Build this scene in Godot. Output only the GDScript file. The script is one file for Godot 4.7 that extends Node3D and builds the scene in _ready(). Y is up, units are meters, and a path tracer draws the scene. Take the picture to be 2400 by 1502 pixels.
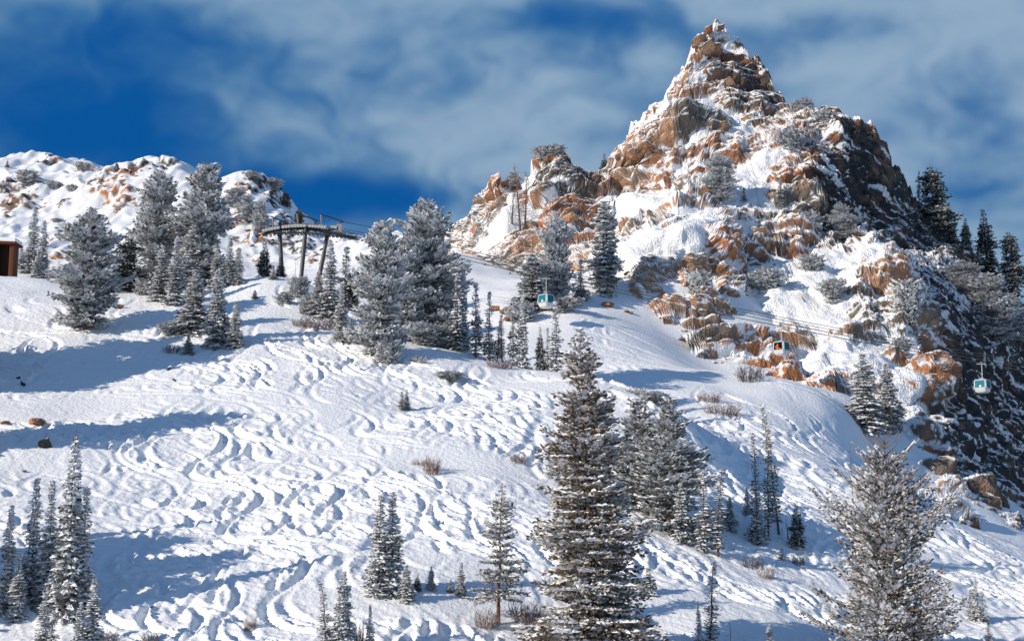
extends Node3D
# A ski run below a snowy rock crag: gondola line, lift tower, frosted conifers.
# Metres; the camera stands at the origin and looks along -z, tilted up. "d" is always the distance along -z.

const LENS := 3297.0          # focal length in units of the photograph's pixels (2400 wide)
const TILT := 0.1650
const UPV := Vector3(0, 1, 0)

# ---------------------------------------------------------------- small helpers
func at(px: float, py: float, d: float) -> Vector3:
	# the point at distance d that was read off the photograph at (px, py)
	var x := (px - 1200.0) / LENS
	var y := (751.0 - py) / LENS
	var up := y * cos(TILT) + sin(TILT)
	var fw := cos(TILT) - y * sin(TILT)
	return Vector3(x * d / fw, up * d / fw, -d)

func hsh(i: int, j: int, k: int) -> int:
	var h := (i * 73856093) ^ (j * 19349663) ^ (k * 83492791)
	h = (h ^ (h >> 13)) * 1274126177
	return (h ^ (h >> 16)) & 0xffffff

func noise_of(freq: float, sd: int, oct := 3, kind := FastNoiseLite.TYPE_SIMPLEX_SMOOTH) -> FastNoiseLite:
	var n := FastNoiseLite.new()
	n.noise_type = kind
	n.seed = sd
	n.frequency = freq
	n.fractal_type = FastNoiseLite.FRACTAL_FBM if oct > 1 else FastNoiseLite.FRACTAL_NONE
	n.fractal_octaves = oct
	return n

func sm(a: float, b: float, x: float) -> float:
	var t := clampf((x - a) / (b - a), 0.0, 1.0)
	return t * t * (3.0 - 2.0 * t)

# runs job(0) .. job(n - 1) on four threads
func spread(job: Callable, n: int) -> void:
	var run := func(k: int):
		for i in range(k, n, 4):
			job.call(i)
	var all := []
	for k in 4:
		var t := Thread.new()
		t.start(run.bind(k))
		all.append(t)
	for t in all:
		t.wait_to_finish()

var used := {}
func numbered(called: String) -> String:
	var n: int = used.get(called, 0)
	used[called] = n + 1
	return called if n == 0 else "%s_%03d" % [called, n]

func base(called: String, where: Vector3, label: String, category: String, group := "") -> Node3D:
	var o := Node3D.new()
	o.name = numbered(called)
	o.position = where
	add_child(o, true)
	tag(o, label, category, group)
	return o

func tag(o: Node3D, label: String, category: String, group := "") -> void:
	o.set_meta("label", label)
	o.set_meta("category", category)
	if group != "":
		o.set_meta("group", group)

func part(called: String, m: Mesh, mat: Material, parent: Node3D, label := "") -> MeshInstance3D:
	var o := MeshInstance3D.new()
	o.name = called
	o.mesh = m
	if mat:
		o.material_override = mat
	parent.add_child(o, true)
	if label != "":
		o.set_meta("label", label)
	return o

func structure(called: String, m: Mesh, mat: Material) -> MeshInstance3D:
	var o := part(called, m, mat, self)
	o.set_meta("kind", "structure")
	return o

func plain(c: Color, rough := 0.85, spec := 0.3, metal := 0.0) -> StandardMaterial3D:
	var m := StandardMaterial3D.new()
	m.albedo_color = c.linear_to_srgb()
	m.roughness = rough
	m.metallic_specular = spec
	m.metallic = metal
	return m

func tinted(rough := 0.9, spec := 0.2) -> StandardMaterial3D:
	var m := plain(Color(1, 1, 1), rough, spec)
	m.vertex_color_use_as_albedo = true
	return m

# ---------------------------------------------------------------- a mesh that grows triangle by triangle
class Soup:
	var v := PackedVector3Array()
	var c := PackedColorArray()
	func tri(a: Vector3, b: Vector3, d: Vector3, k: Color) -> void:
		v.append(a); v.append(b); v.append(d)
		c.append(k); c.append(k); c.append(k)
	func quad(a: Vector3, b: Vector3, d: Vector3, e: Vector3, k: Color) -> void:
		tri(a, b, d, k); tri(a, d, e, k)
	func tube(pts: PackedVector3Array, rad: PackedFloat32Array, n: int, k: Color) -> void:
		var ring := []
		for i in pts.size():
			var t: Vector3 = (pts[mini(i + 1, pts.size() - 1)] - pts[maxi(i - 1, 0)]).normalized()
			var s := t.cross(Vector3(0.31, 0.2, 0.93) if absf(t.z) < 0.8 else Vector3(1, 0.1, 0)).normalized()
			var u := s.cross(t)
			var r := PackedVector3Array()
			for j in n:
				var a := TAU * j / n
				r.append(pts[i] + (s * cos(a) + u * sin(a)) * rad[i])
			ring.append(r)
		for i in pts.size() - 1:
			for j in n:
				var j2 := (j + 1) % n
				quad(ring[i][j], ring[i][j2], ring[i + 1][j2], ring[i + 1][j], k)
		for e in [0, pts.size() - 1]:
			for j in range(1, n - 1):
				tri(ring[e][0], ring[e][j], ring[e][j + 1], k)
	func rod(a: Vector3, b: Vector3, r: float, k: Color, n := 6, r2 := -1.0) -> void:
		tube(PackedVector3Array([a, b]), PackedFloat32Array([r, r if r2 < 0 else r2]), n, k)
	func box(o: Vector3, s: Vector3, k: Color, ax := Vector3(1, 0, 0), ay := Vector3(0, 1, 0), az := Vector3(0, 0, 1)) -> void:
		var p := []
		for i in 8:
			p.append(o + ax * (s.x * (0.5 if i & 1 else -0.5)) + ay * (s.y * (0.5 if i & 2 else -0.5)) + az * (s.z * (0.5 if i & 4 else -0.5)))
		for f in [[0, 1, 3, 2], [5, 4, 6, 7], [4, 0, 2, 6], [1, 5, 7, 3], [2, 3, 7, 6], [4, 5, 1, 0]]:
			quad(p[f[0]], p[f[1]], p[f[2]], p[f[3]], k)
	func mesh() -> ArrayMesh:
		var arr := []
		arr.resize(Mesh.ARRAY_MAX)
		arr[Mesh.ARRAY_VERTEX] = v
		arr[Mesh.ARRAY_COLOR] = c
		var m := ArrayMesh.new()
		m.add_surface_from_arrays(Mesh.PRIMITIVE_TRIANGLES, arr)
		return m

# a grid of rows of equal length as one mesh with smooth or flat shading
func grid_mesh(pos: PackedVector3Array, col: PackedColorArray, w: int, h: int, smooth: bool) -> ArrayMesh:
	var idx := PackedInt32Array()
	idx.resize((w - 1) * (h - 1) * 6)
	var k := 0
	for j in h - 1:
		for i in w - 1:
			var a := j * w + i
			if pos[a].distance_squared_to(pos[a + w + 1]) < pos[a + 1].distance_squared_to(pos[a + w]):
				idx[k] = a; idx[k + 1] = a + 1; idx[k + 2] = a + w + 1
				idx[k + 3] = a; idx[k + 4] = a + w + 1; idx[k + 5] = a + w
			else:
				idx[k] = a; idx[k + 1] = a + 1; idx[k + 2] = a + w
				idx[k + 3] = a + 1; idx[k + 4] = a + w + 1; idx[k + 5] = a + w
			k += 6
	var arr := []
	arr.resize(Mesh.ARRAY_MAX)
	arr[Mesh.ARRAY_VERTEX] = pos
	arr[Mesh.ARRAY_INDEX] = idx
	if col.size():
		arr[Mesh.ARRAY_COLOR] = col
	if smooth:
		var nor := PackedVector3Array()
		nor.resize(pos.size())
		for j in h:
			for i in w:
				var e := pos[j * w + mini(i + 1, w - 1)] - pos[j * w + maxi(i - 1, 0)]
				var f := pos[mini(j + 1, h - 1) * w + i] - pos[maxi(j - 1, 0) * w + i]
				nor[j * w + i] = f.cross(e).normalized()
		arr[Mesh.ARRAY_NORMAL] = nor
	var m := ArrayMesh.new()
	m.add_surface_from_arrays(Mesh.PRIMITIVE_TRIANGLES, arr)
	return m

# ---------------------------------------------------------------- the lie of the land
# heights of the snow: points read off the photograph (px, py, distance), joined by a thin-plate spline
var land_points := [
	[-300, 1900, 36], [300, 1900, 36], [1200, 1900, 36], [2000, 1900, 38], [2700, 1900, 40],
	[-500, 1520, 60], [0, 1520, 60], [400, 1520, 60], [800, 1520, 60], [1200, 1520, 61], [1600, 1515, 63], [2000, 1510, 67], [2400, 1510, 73], [2900, 1510, 76],
	[-500, 1300, 70], [0, 1300, 70], [400, 1300, 70], [800, 1300, 70], [1200, 1300, 72], [1600, 1310, 77], [1900, 1300, 84], [2200, 1320, 92], [2500, 1330, 104],
	[-500, 1100, 84], [0, 1100, 84], [400, 1100, 84], [800, 1100, 84], [1200, 1100, 86], [1500, 1110, 90], [1700, 1110, 102], [1900, 1110, 106], [2050, 1120, 133],
	[-500, 940, 98], [0, 950, 98], [400, 950, 98], [800, 950, 98], [1200, 950, 100], [1450, 950, 102], [1700, 980, 121], [1850, 980, 126], [2000, 980, 133.8],
	[-500, 800, 112], [0, 830, 111], [400, 830, 111], [800, 830, 111], [1000, 845, 110], [1250, 885, 109],
	[-500, 660, 138], [-150, 655, 138], [0, 652, 137], [150, 655, 137], [300, 680, 131], [450, 690, 129], [600, 658, 134], [700, 662, 134], [780, 720, 126], [850, 785, 118], [1000, 795, 118], [1100, 825, 116], [1200, 850, 115], [1340, 886, 111], [1480, 915, 107], [1600, 965, 101],
	[-300, 700, 165], [0, 690, 165], [300, 710, 160], [600, 690, 165], [700, 690, 163], [850, 805, 143], [1000, 812, 136.7], [1200, 862, 133], [1340, 900, 130], [1480, 938, 125], [1600, 985, 118],
	[1180, 780, 144.6], [1300, 800, 143.1], [1400, 860, 135.9], [1500, 880, 133], [1600, 905, 131], [1350, 740, 151.8], [1500, 760, 154.6], [1450, 690, 161.8], [1600, 780, 157.5], [1600, 595, 169.8], [1545, 560, 176.2], [1480, 600, 171.9], [1300, 640, 175.5], [1130, 660, 177.5], [1100, 600, 193.7], [1000, 600, 225.9], [1000, 565, 238.5],
	[1700, 885, 148.2], [1800, 890, 151], [1900, 900, 149.6], [2000, 935, 146], [1700, 930, 131], [1900, 950, 132],
	[860, 560, 268], [940, 562, 258.8], [900, 650, 230], [760, 640, 235], [640, 640, 240], [720, 600, 255],
	[0, 640, 232], [150, 620, 238], [300, 640, 235], [500, 640, 238], [-300, 560, 260],
	[0, 500, 282], [150, 500, 280], [300, 500, 276], [450, 500, 272], [600, 500, 268],
	[-300, 420, 322], [-100, 408, 322], [0, 390, 322], [50, 372, 320], [110, 366, 318], [160, 385, 315], [200, 396, 312], [240, 405, 310], [280, 397, 306], [330, 381, 302], [390, 375, 298], [430, 390, 297], [480, 430, 296], [515, 470, 296], [545, 435, 290], [580, 410, 287], [620, 414, 286], [650, 450, 284], [690, 505, 284], [730, 545, 281],
	[-300, 520, 370], [0, 500, 370], [200, 500, 362], [400, 500, 352], [600, 560, 340], [800, 640, 325], [1000, 640, 293.5],
	[1300, 655, 200], [1400, 665, 187], [1340, 662, 182.7], [1450, 648, 189.9], [1510, 590, 188.5], [1560, 580, 194.2], [1620, 620, 187], [1380, 650, 170.5], [1500, 640, 200], [1700, 760, 196.4], [1900, 860, 182], [2100, 990, 174.8], [2100, 900, 214.4],
	[2250, 1180, 135.2], [2400, 1250, 134.5], [2600, 1320, 142.4], [2600, 1200, 192.8], [2500, 1000, 236], [2900, 1400, 125], [2100, 760, 264.8], [2700, 1000, 264.8], [1400, 680, 264.8],
]
const LX0 := -200.0
const LD0 := 10.0
const LSTEP := 2.5
const LW := 161
const LH := 153
var land := PackedFloat32Array()

func thin_plate() -> void:
	var n := land_points.size()
	var xs := PackedFloat64Array()
	var zs := PackedFloat64Array()
	var rows := []
	var pts := []
	for p in land_points:
		var q := at(p[0], p[1], p[2])
		pts.append(q)
		xs.append(q.x / 100.0)
		zs.append(-q.z / 100.0)
	for i in n + 3:
		var r := PackedFloat64Array()
		r.resize(n + 4)
		rows.append(r)
	for i in n:
		for j in n:
			var r2 := (xs[i] - xs[j]) ** 2 + (zs[i] - zs[j]) ** 2
			rows[i][j] = 0.0004 if i == j else r2 * log(r2 + 1e-12) * 0.5
		rows[i][n] = 1.0; rows[i][n + 1] = xs[i]; rows[i][n + 2] = zs[i]
		rows[n][i] = 1.0; rows[n + 1][i] = xs[i]; rows[n + 2][i] = zs[i]
		rows[i][n + 3] = pts[i].y
	var m := n + 3
	for c in m:
		var best := c
		for r in range(c + 1, m):
			if absf(rows[r][c]) > absf(rows[best][c]):
				best = r
		var sw = rows[c]; rows[c] = rows[best]; rows[best] = sw
		var pr: PackedFloat64Array = rows[c]
		for r in range(c + 1, m):
			var rr: PackedFloat64Array = rows[r]
			var f := rr[c] / pr[c]
			if f != 0.0:
				for k in range(c, m + 1):
					rr[k] -= f * pr[k]
			rows[r] = rr
	var w := PackedFloat64Array()
	w.resize(m)
	for c in range(m - 1, -1, -1):
		var s: float = rows[c][m]
		for k in range(c + 1, m):
			s -= rows[c][k] * w[k]
		w[c] = s / rows[c][c]
	var out := []
	out.resize(LH)
	var job := func(j: int):
		var row := PackedFloat32Array()
		row.resize(LW)
		var z := (LD0 + j * LSTEP) / 100.0
		for i in LW:
			var x := (LX0 + i * LSTEP) / 100.0
			var s := w[n] + w[n + 1] * x + w[n + 2] * z
			for k in n:
				var dx := x - xs[k]
				var dz := z - zs[k]
				var r2 := dx * dx + dz * dz
				s += w[k] * r2 * log(r2 + 1e-12) * 0.5
			row[i] = s
		out[j] = row
	spread(job, LH)
	for j in LH:
		land.append_array(out[j])

func cub(a: float, b: float, c: float, d: float, t: float) -> float:
	return b + 0.5 * t * (c - a + t * (2.0 * a - 5.0 * b + 4.0 * c - d + t * (3.0 * (b - c) + d - a)))

func land_y(x: float, d: float) -> float:
	var u := clampf((x - LX0) / LSTEP, 1.0, LW - 3.001)
	var v := clampf((d - LD0) / LSTEP, 1.0, LH - 3.001)
	var i := int(u)
	var j := int(v)
	var fu := u - i
	var fv := v - j
	var o := (j - 1) * LW + i - 1
	var r0 := cub(land[o], land[o + 1], land[o + 2], land[o + 3], fu)
	o += LW
	var r1 := cub(land[o], land[o + 1], land[o + 2], land[o + 3], fu)
	o += LW
	var r2 := cub(land[o], land[o + 1], land[o + 2], land[o + 3], fu)
	o += LW
	var r3 := cub(land[o], land[o + 1], land[o + 2], land[o + 3], fu)
	return cub(r0, r1, r2, r3, fv)

# ---------------------------------------------------------------- ski tracks: grooves and berms drawn into a relief map
const TX0 := -58.0
const TD0 := 44.0
const TS := 0.12
const TW := 1100
const TH := 1110
var rel := PackedFloat32Array()

# one skier's line: heading and bend in plan, turns of the given wave length; drawn as a cut with a berm on the outer side
func track(x: float, d: float, heading: float, bend: float, wave: float, phase: float, length: float, half: float, deep: float) -> void:
	var s := 0.0
	var ds := TS * 0.6
	var n := int(half * 3.0 / ds)
	while s < length:
		var w := TAU * s / wave + phase
		var a := heading + bend * sin(w)
		var cx := cos(a)
		var cd := sin(a)
		x += cx * ds
		d += cd * ds
		s += ds
		if x < TX0 + 3 or x > TX0 + TW * TS - 3 or d > TD0 + TH * TS - 3:
			continue
		if d < TD0 + 3:
			return
		var curve := cos(w)
		var fade := minf(1.0, minf(s, length - s) / 1.5)
		var dd := deep * fade * (0.5 + 0.5 * absf(curve))
		var wide := half * (0.8 + 0.5 * absf(curve))
		for k in range(-n, n + 1):
			var side := k * ds
			var q := absf(side) / wide
			if q > 2.4:
				continue
			var o := int((d + cx * side - TD0) / TS) * TW + int((x - cd * side - TX0) / TS)
			if q < 1.0:
				rel[o] = lerpf(rel[o], -dd * (1.0 - q * q * q * q), 0.5 * fade)
			else:
				var outer := 1.0 if side * curve > 0.0 else 0.3
				var b := dd * 0.9 * outer * (1.0 - (q - 1.0) / 1.4)
				rel[o] = maxf(rel[o], lerpf(rel[o], b, 0.4))

func tracks() -> void:
	rel.resize(TW * TH)
	var rng := RandomNumberGenerator.new()
	rng.seed = 41
	for k in 40:  # scars of single hard turns
		track(rng.randf_range(-56.0, 22.0), rng.randf_range(62.0, 128.0), -0.9 + rng.randf_range(-0.5, 0.5), rng.randf_range(0.6, 1.1), rng.randf_range(5.0, 9.0), rng.randf() * TAU, rng.randf_range(2.5, 6.0), rng.randf_range(0.25, 0.45), rng.randf_range(0.22, 0.4))
	for k in 190:  # long winding lines down the fall line
		var x := rng.randf_range(-58.0, 20.0)
		var d := rng.randf_range(78.0, 132.0)
		track(x, d, -1.1 + rng.randf_range(-0.14, 0.14), rng.randf_range(0.5, 0.9), rng.randf_range(8.0, 15.0), rng.randf() * TAU, rng.randf_range(30.0, 80.0), rng.randf_range(0.15, 0.24), rng.randf_range(0.18, 0.3))
	for k in 50:   # traverses
		track(rng.randf_range(-52.0, 22.0), rng.randf_range(64.0, 122.0), rng.randf_range(-0.5, 0.3), 0.15, 22.0, rng.randf() * TAU, rng.randf_range(6.0, 22.0), rng.randf_range(0.12, 0.2), rng.randf_range(0.14, 0.24))
	for k in 200:  # the run below the crag
		var x := rng.randf_range(2.0, 62.0)
		var d := rng.randf_range(64.0, 172.0)
		track(x, d, -1.35 + rng.randf_range(-0.4, 0.4), rng.randf_range(0.3, 0.8), rng.randf_range(6.0, 12.0), rng.randf() * TAU, rng.randf_range(6.0, 28.0), rng.randf_range(0.16, 0.34), rng.randf_range(0.12, 0.26))
	for k in 5:    # long cat tracks along the foot of the crag
		var y0 := 139.0 + k * 2.6
		track(-6.0 + k * 4.0, y0, -0.12, 0.1, 40.0, k * 1.3, 46.0, 0.4, 0.2)

func relief(x: float, d: float) -> float:
	var u := (x - TX0) / TS
	var v := (d - TD0) / TS
	if u < 1.0 or v < 1.0 or u > TW - 2.0 or v > TH - 2.0:
		return 0.0
	var i := int(u)
	var j := int(v)
	var fu := u - i
	var fv := v - j
	var o := j * TW + i
	return lerpf(lerpf(rel[o], rel[o + 1], fu), lerpf(rel[o + TW], rel[o + TW + 1], fu), fv)

var n_roll := noise_of(0.045, 3, 3)
var n_bump := noise_of(0.24, 5, 2)
var n_clod := noise_of(1.25, 7, 3)
var n_calm := noise_of(0.05, 11, 2)
var n_flow := noise_of(0.09, 13, 2)

# smooth, untracked snow: centre x, centre d, radius in x, radius in d
var calm_spots := [[-33.0, 97.0, 7.0, 3.0], [-31.0, 86.0, 7.0, 2.6], [-3.5, 86.0, 4.5, 2.4], [-25.0, 66.0, 6, 2.0], [-2.0, 65.0, 8.0, 2.0], [9.0, 68.0, 6.0, 3.0], [-12.0, 121.0, 10, 3.0], [-3.0, 114.0, 8.0, 2.5], [3.0, 105.0, 5.0, 1.6]]

func ground_y(x: float, d: float) -> float:
	var y := land_y(x, d)
	y += n_roll.get_noise_2d(x, d) * 0.7
	if d > 225.0 and x < 5.0:
		# broken ground under the snow of the far ridge
		var far := sm(225.0, 262.0, d)
		y += far * (2.6 * (0.4 - absf(n_roll.get_noise_2d(x * 1.9 + 70.0, d * 1.2))) + 1.2 * absf(n_bump.get_noise_2d(x * 0.8, d * 0.5)) * sm(-0.1, 0.3, n_calm.get_noise_2d(x * 0.7, d * 0.7)))
	return y

func snow_y(x: float, d: float) -> float:
	var y := ground_y(x, d)
	var rough := 0.0
	if d < 134.0:
		rough = 1.0 - 0.55 * sm(118.0, 134.0, d)
	elif d < 176.0:
		rough = 0.45 * (1.0 - sm(145.0, 160.0, d))
	var c := n_calm.get_noise_2d(x, d * 1.3)
	rough *= 0.3 + 0.7 * sm(-0.4, 0.1, c)
	for s in calm_spots:
		var e: float = ((x - s[0]) / s[2]) ** 2 + ((d - s[1]) / s[3]) ** 2
		if e < 1.6:
			rough *= 0.12 + 0.88 * sm(0.7, 1.6, e)
	if rough > 0.01:
		var wx := x + 1.6 * n_flow.get_noise_2d(x + 300.0, d)
		var wd := d + 1.6 * n_flow.get_noise_2d(x, d + 300.0)
		# moguls stretched down the fall line, to the lower right
		var ax := wx * 0.86 + wd * 0.5
		var ad := -wx * 0.5 * 0.55 + wd * 0.86 * 0.55
		var b := absf(n_bump.get_noise_2d(ax, ad))
		var cl := n_clod.get_noise_2d(x, d)
		var tr := relief(x, d)
		var churn := 0.6 + 0.5 * sm(-0.05, 0.12, tr)
		y += rough * (0.10 * b + tr * 1.3 + churn * (0.16 * maxf(cl, -0.05) + 0.085 * n_clod.get_noise_2d(x * 2.7, d * 2.7)))
	else:
		y += 0.06 * n_clod.get_noise_2d(x * 0.5, d * 0.5)
	return y

# where rock breaks through: x, d, radius, dark tint
var outcrops := []

func snow_block(called: String, x0: float, x1: float, d0: float, d1: float, sx: float, sd: float, mat: Material, stony := false) -> MeshInstance3D:
	var w := int((x1 - x0) / sx) + 1
	var h := int((d1 - d0) / sd) + 1
	var out := []
	out.resize(h)
	var hue := []
	hue.resize(h)
	var job := func(j: int):
		var row := PackedVector3Array()
		row.resize(w)
		var tint := PackedColorArray()
		if stony:
			tint.resize(w)
		var d := d1 + (d0 - d1) * j / (h - 1.0)
		for i in w:
			var x := x0 + (x1 - x0) * i / (w - 1.0)
			row[i] = Vector3(x, snow_y(x, d), -d)
			if stony:
				var best := 0.0
				var dark_mix := 0.0
				for o in outcrops:
					var e: float = 1.0 - (absf(x - o[0]) / o[2] + absf(d - o[1]) / (o[2] * 1.6)) * 0.75
					if e > best:
						best = e
						dark_mix = o[3]
				tint[i] = Color(0.82, 0.835, 0.86)
				if best > 0.0:
					var p := row[i]
					var k2 := blocks(p, 3.2, 2.6, 1.3, 5)
					var v := best * 1.2 - 0.5 + 0.9 * n_r2.get_noise_3dv(p * 1.3) + k2.x * 0.7 + 0.35 * n_fine.get_noise_3dv(p * 0.5)
					if v > 0.0:
						row[i].y += minf(v, 1.0) * 0.9 + k2.x * 0.4
						row[i].z += minf(v, 1.0) * 0.9
						if v < 0.55 + 0.9 * n_dust.get_noise_3dv(p * 1.5):
							tint[i] = rock_color(p, k2.y, k2.z, dark_mix)
		out[j] = row
		hue[j] = tint
	spread(job, h)
	var pos := PackedVector3Array()
	var col := PackedColorArray()
	for j in h:
		pos.append_array(out[j])
		col.append_array(hue[j])
	return structure(called, grid_mesh(pos, col, w, h, true), mat)

# ---------------------------------------------------------------- rock
# beds dip into the mountain; blocks lie along them
const BED := Vector3(-0.19, 0.645, -0.74)
const BED_A := Vector3(0.95, 0.31, 0.03)
var BED_B := Vector3(-0.19, 0.645, -0.74).cross(Vector3(0.95, 0.31, 0.03)).normalized()

# a wall of jointed blocks: every block has a flat, tilted front and steep sides, the foremost one counts
# returns (height of the wall, lead of the foremost block over the next, random of that block)
func blocks(p: Vector3, sa: float, sb: float, sc: float, sd: int) -> Vector3:
	var q := Vector3(p.dot(BED_A) / sa, p.dot(BED_B) / sb, p.dot(BED) / sc)
	var bx := int(floorf(q.x - 0.5))
	var by := int(floorf(q.y - 0.5))
	var bz := int(floorf(q.z - 0.5))
	var h1 := -9.0
	var h2 := -9.0
	var hit := 0
	for n in 8:
		var cx := bx + (n & 1)
		var cy := by + ((n >> 1) & 1)
		var cz := bz + (n >> 2)
		var h := hsh(cx + sd * 131, cy, cz)
		var ox := q.x - cx - 0.5 + ((h & 255) - 127) * 0.0022
		var oy := q.y - cy - 0.5 + (((h >> 8) & 255) - 127) * 0.0022
		var oz := q.z - cz - 0.5 + (((h >> 16) & 255) - 127) * 0.0022
		var r := hsh(h, 17, sd)
		var v := ((r & 255) - 127) * 0.0035 + ox * (((r >> 8) & 255) - 127) * 0.0075 + oz * (((r >> 16) & 255) - 100) * 0.0065 + oy * (((r >> 5) & 255) - 127) * 0.004
		v -= 2.6 * (maxf(absf(ox) - 0.36, 0.0) + maxf(absf(oy) - 0.36, 0.0) + maxf(absf(oz) - 0.34, 0.0))
		if v > h1:
			h2 = h1
			h1 = v
			hit = r
		elif v > h2:
			h2 = v
	return Vector3(h1, h1 - h2, ((hit >> 4) & 255) / 255.0)

var n_r1 := noise_of(0.022, 21, 3)
var n_r2 := noise_of(0.16, 23, 3)
var n_r3 := noise_of(0.6, 29, 3)
var n_col := noise_of(0.07, 31, 3)
var n_fine := noise_of(0.9, 37, 2)
var n_dust := noise_of(0.35, 43, 3)
var n_bed := noise_of(1.0, 47, 2)
var n_rib := noise_of(0.085, 49, 3)

func rock_color(p: Vector3, joint: float, rnd: float, weather_shade: float) -> Color:
	var n := n_col.get_noise_3dv(p) + 0.35 * n_fine.get_noise_3dv(p * 0.6)
	var orange := Color(0.50, 0.21, 0.095)
	var tan := Color(0.45, 0.30, 0.20)
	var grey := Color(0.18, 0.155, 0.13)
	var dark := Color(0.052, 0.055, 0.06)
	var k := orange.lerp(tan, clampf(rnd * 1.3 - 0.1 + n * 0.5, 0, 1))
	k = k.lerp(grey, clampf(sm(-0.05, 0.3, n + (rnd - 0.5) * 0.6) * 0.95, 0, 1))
	k = k.lerp(dark, clampf(weather_shade * 1.45, 0, 1))  # weathered dark rock, with the shade of the right-hand faces painted in
	var g := 1.0 + 0.35 * n_fine.get_noise_3d(p.dot(BED) * 2.2, p.dot(BED_A) * 1.3, p.dot(BED_B) * 1.3) + 0.3 * n_r3.get_noise_3dv(p * 1.5)
	if joint < 0.05:
		g *= 0.65
	return Color(k.r * g, k.g * g, k.b * g)

# ---------------------------------------------------------------- the crag
var sky_points := [[1020, 575, 241.2], [1045, 555, 233.4], [1070, 520, 227], [1105, 480, 219.8], [1130, 450, 216.7], [1150, 415, 215.1], [1165, 407, 214.4], [1185, 418, 215.1], [1215, 427, 215.8], [1235, 398, 214.4], [1258, 362, 213], [1290, 350, 211.5], [1330, 358, 211.5], [1350, 388, 212.2], [1372, 402, 213], [1400, 396, 213], [1420, 408, 213.7], [1440, 378, 215.8], [1456, 345, 215.8], [1470, 330, 215.8], [1479, 285, 215.8], [1500, 268, 215.8], [1530, 246, 216.6], [1558, 225, 217.3], [1575, 180, 217.3], [1600, 140, 218], [1618, 118, 218], [1630, 92, 218], [1645, 62, 218], [1665, 46, 218], [1682, 41, 218], [1705, 52, 218], [1722, 72, 218], [1735, 88, 218], [1752, 110, 218], [1775, 132, 218], [1800, 158, 217.3], [1809, 180, 217.3], [1815, 200, 216.6], [1835, 222, 216.6], [1847, 248, 215.8], [1866, 250, 213.7], [1884, 240, 212.2], [1905, 247, 211.5], [1925, 262, 210.8], [1945, 254, 210.1], [1962, 246, 209.4], [1985, 262, 209.4], [2015, 268, 210.1], [2045, 290, 210.8], [2070, 315, 211.5], [2088, 340, 212.2], [2096, 372, 213], [2118, 405, 214.4], [2142, 446, 215.8], [2167, 472, 216.6], [2200, 512, 217.3], [2250, 562, 218.7], [2290, 600, 220.2], [2330, 640, 220.9], [2370, 684, 221.6], [2440, 740, 222.3], [2600, 860, 223]]
var foot_points := [[1010, 650, 228.9], [1100, 630, 198.2], [1250, 660, 187], [1400, 690, 172], [1500, 700, 163], [1600, 810, 155], [1660, 890, 151], [1780, 960, 149], [1900, 960, 148], [2000, 1040, 142], [2080, 1180, 134], [2200, 1250, 128], [2300, 1250, 132.3], [2420, 1330, 132.3], [2600, 1420, 142.4]]
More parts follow.
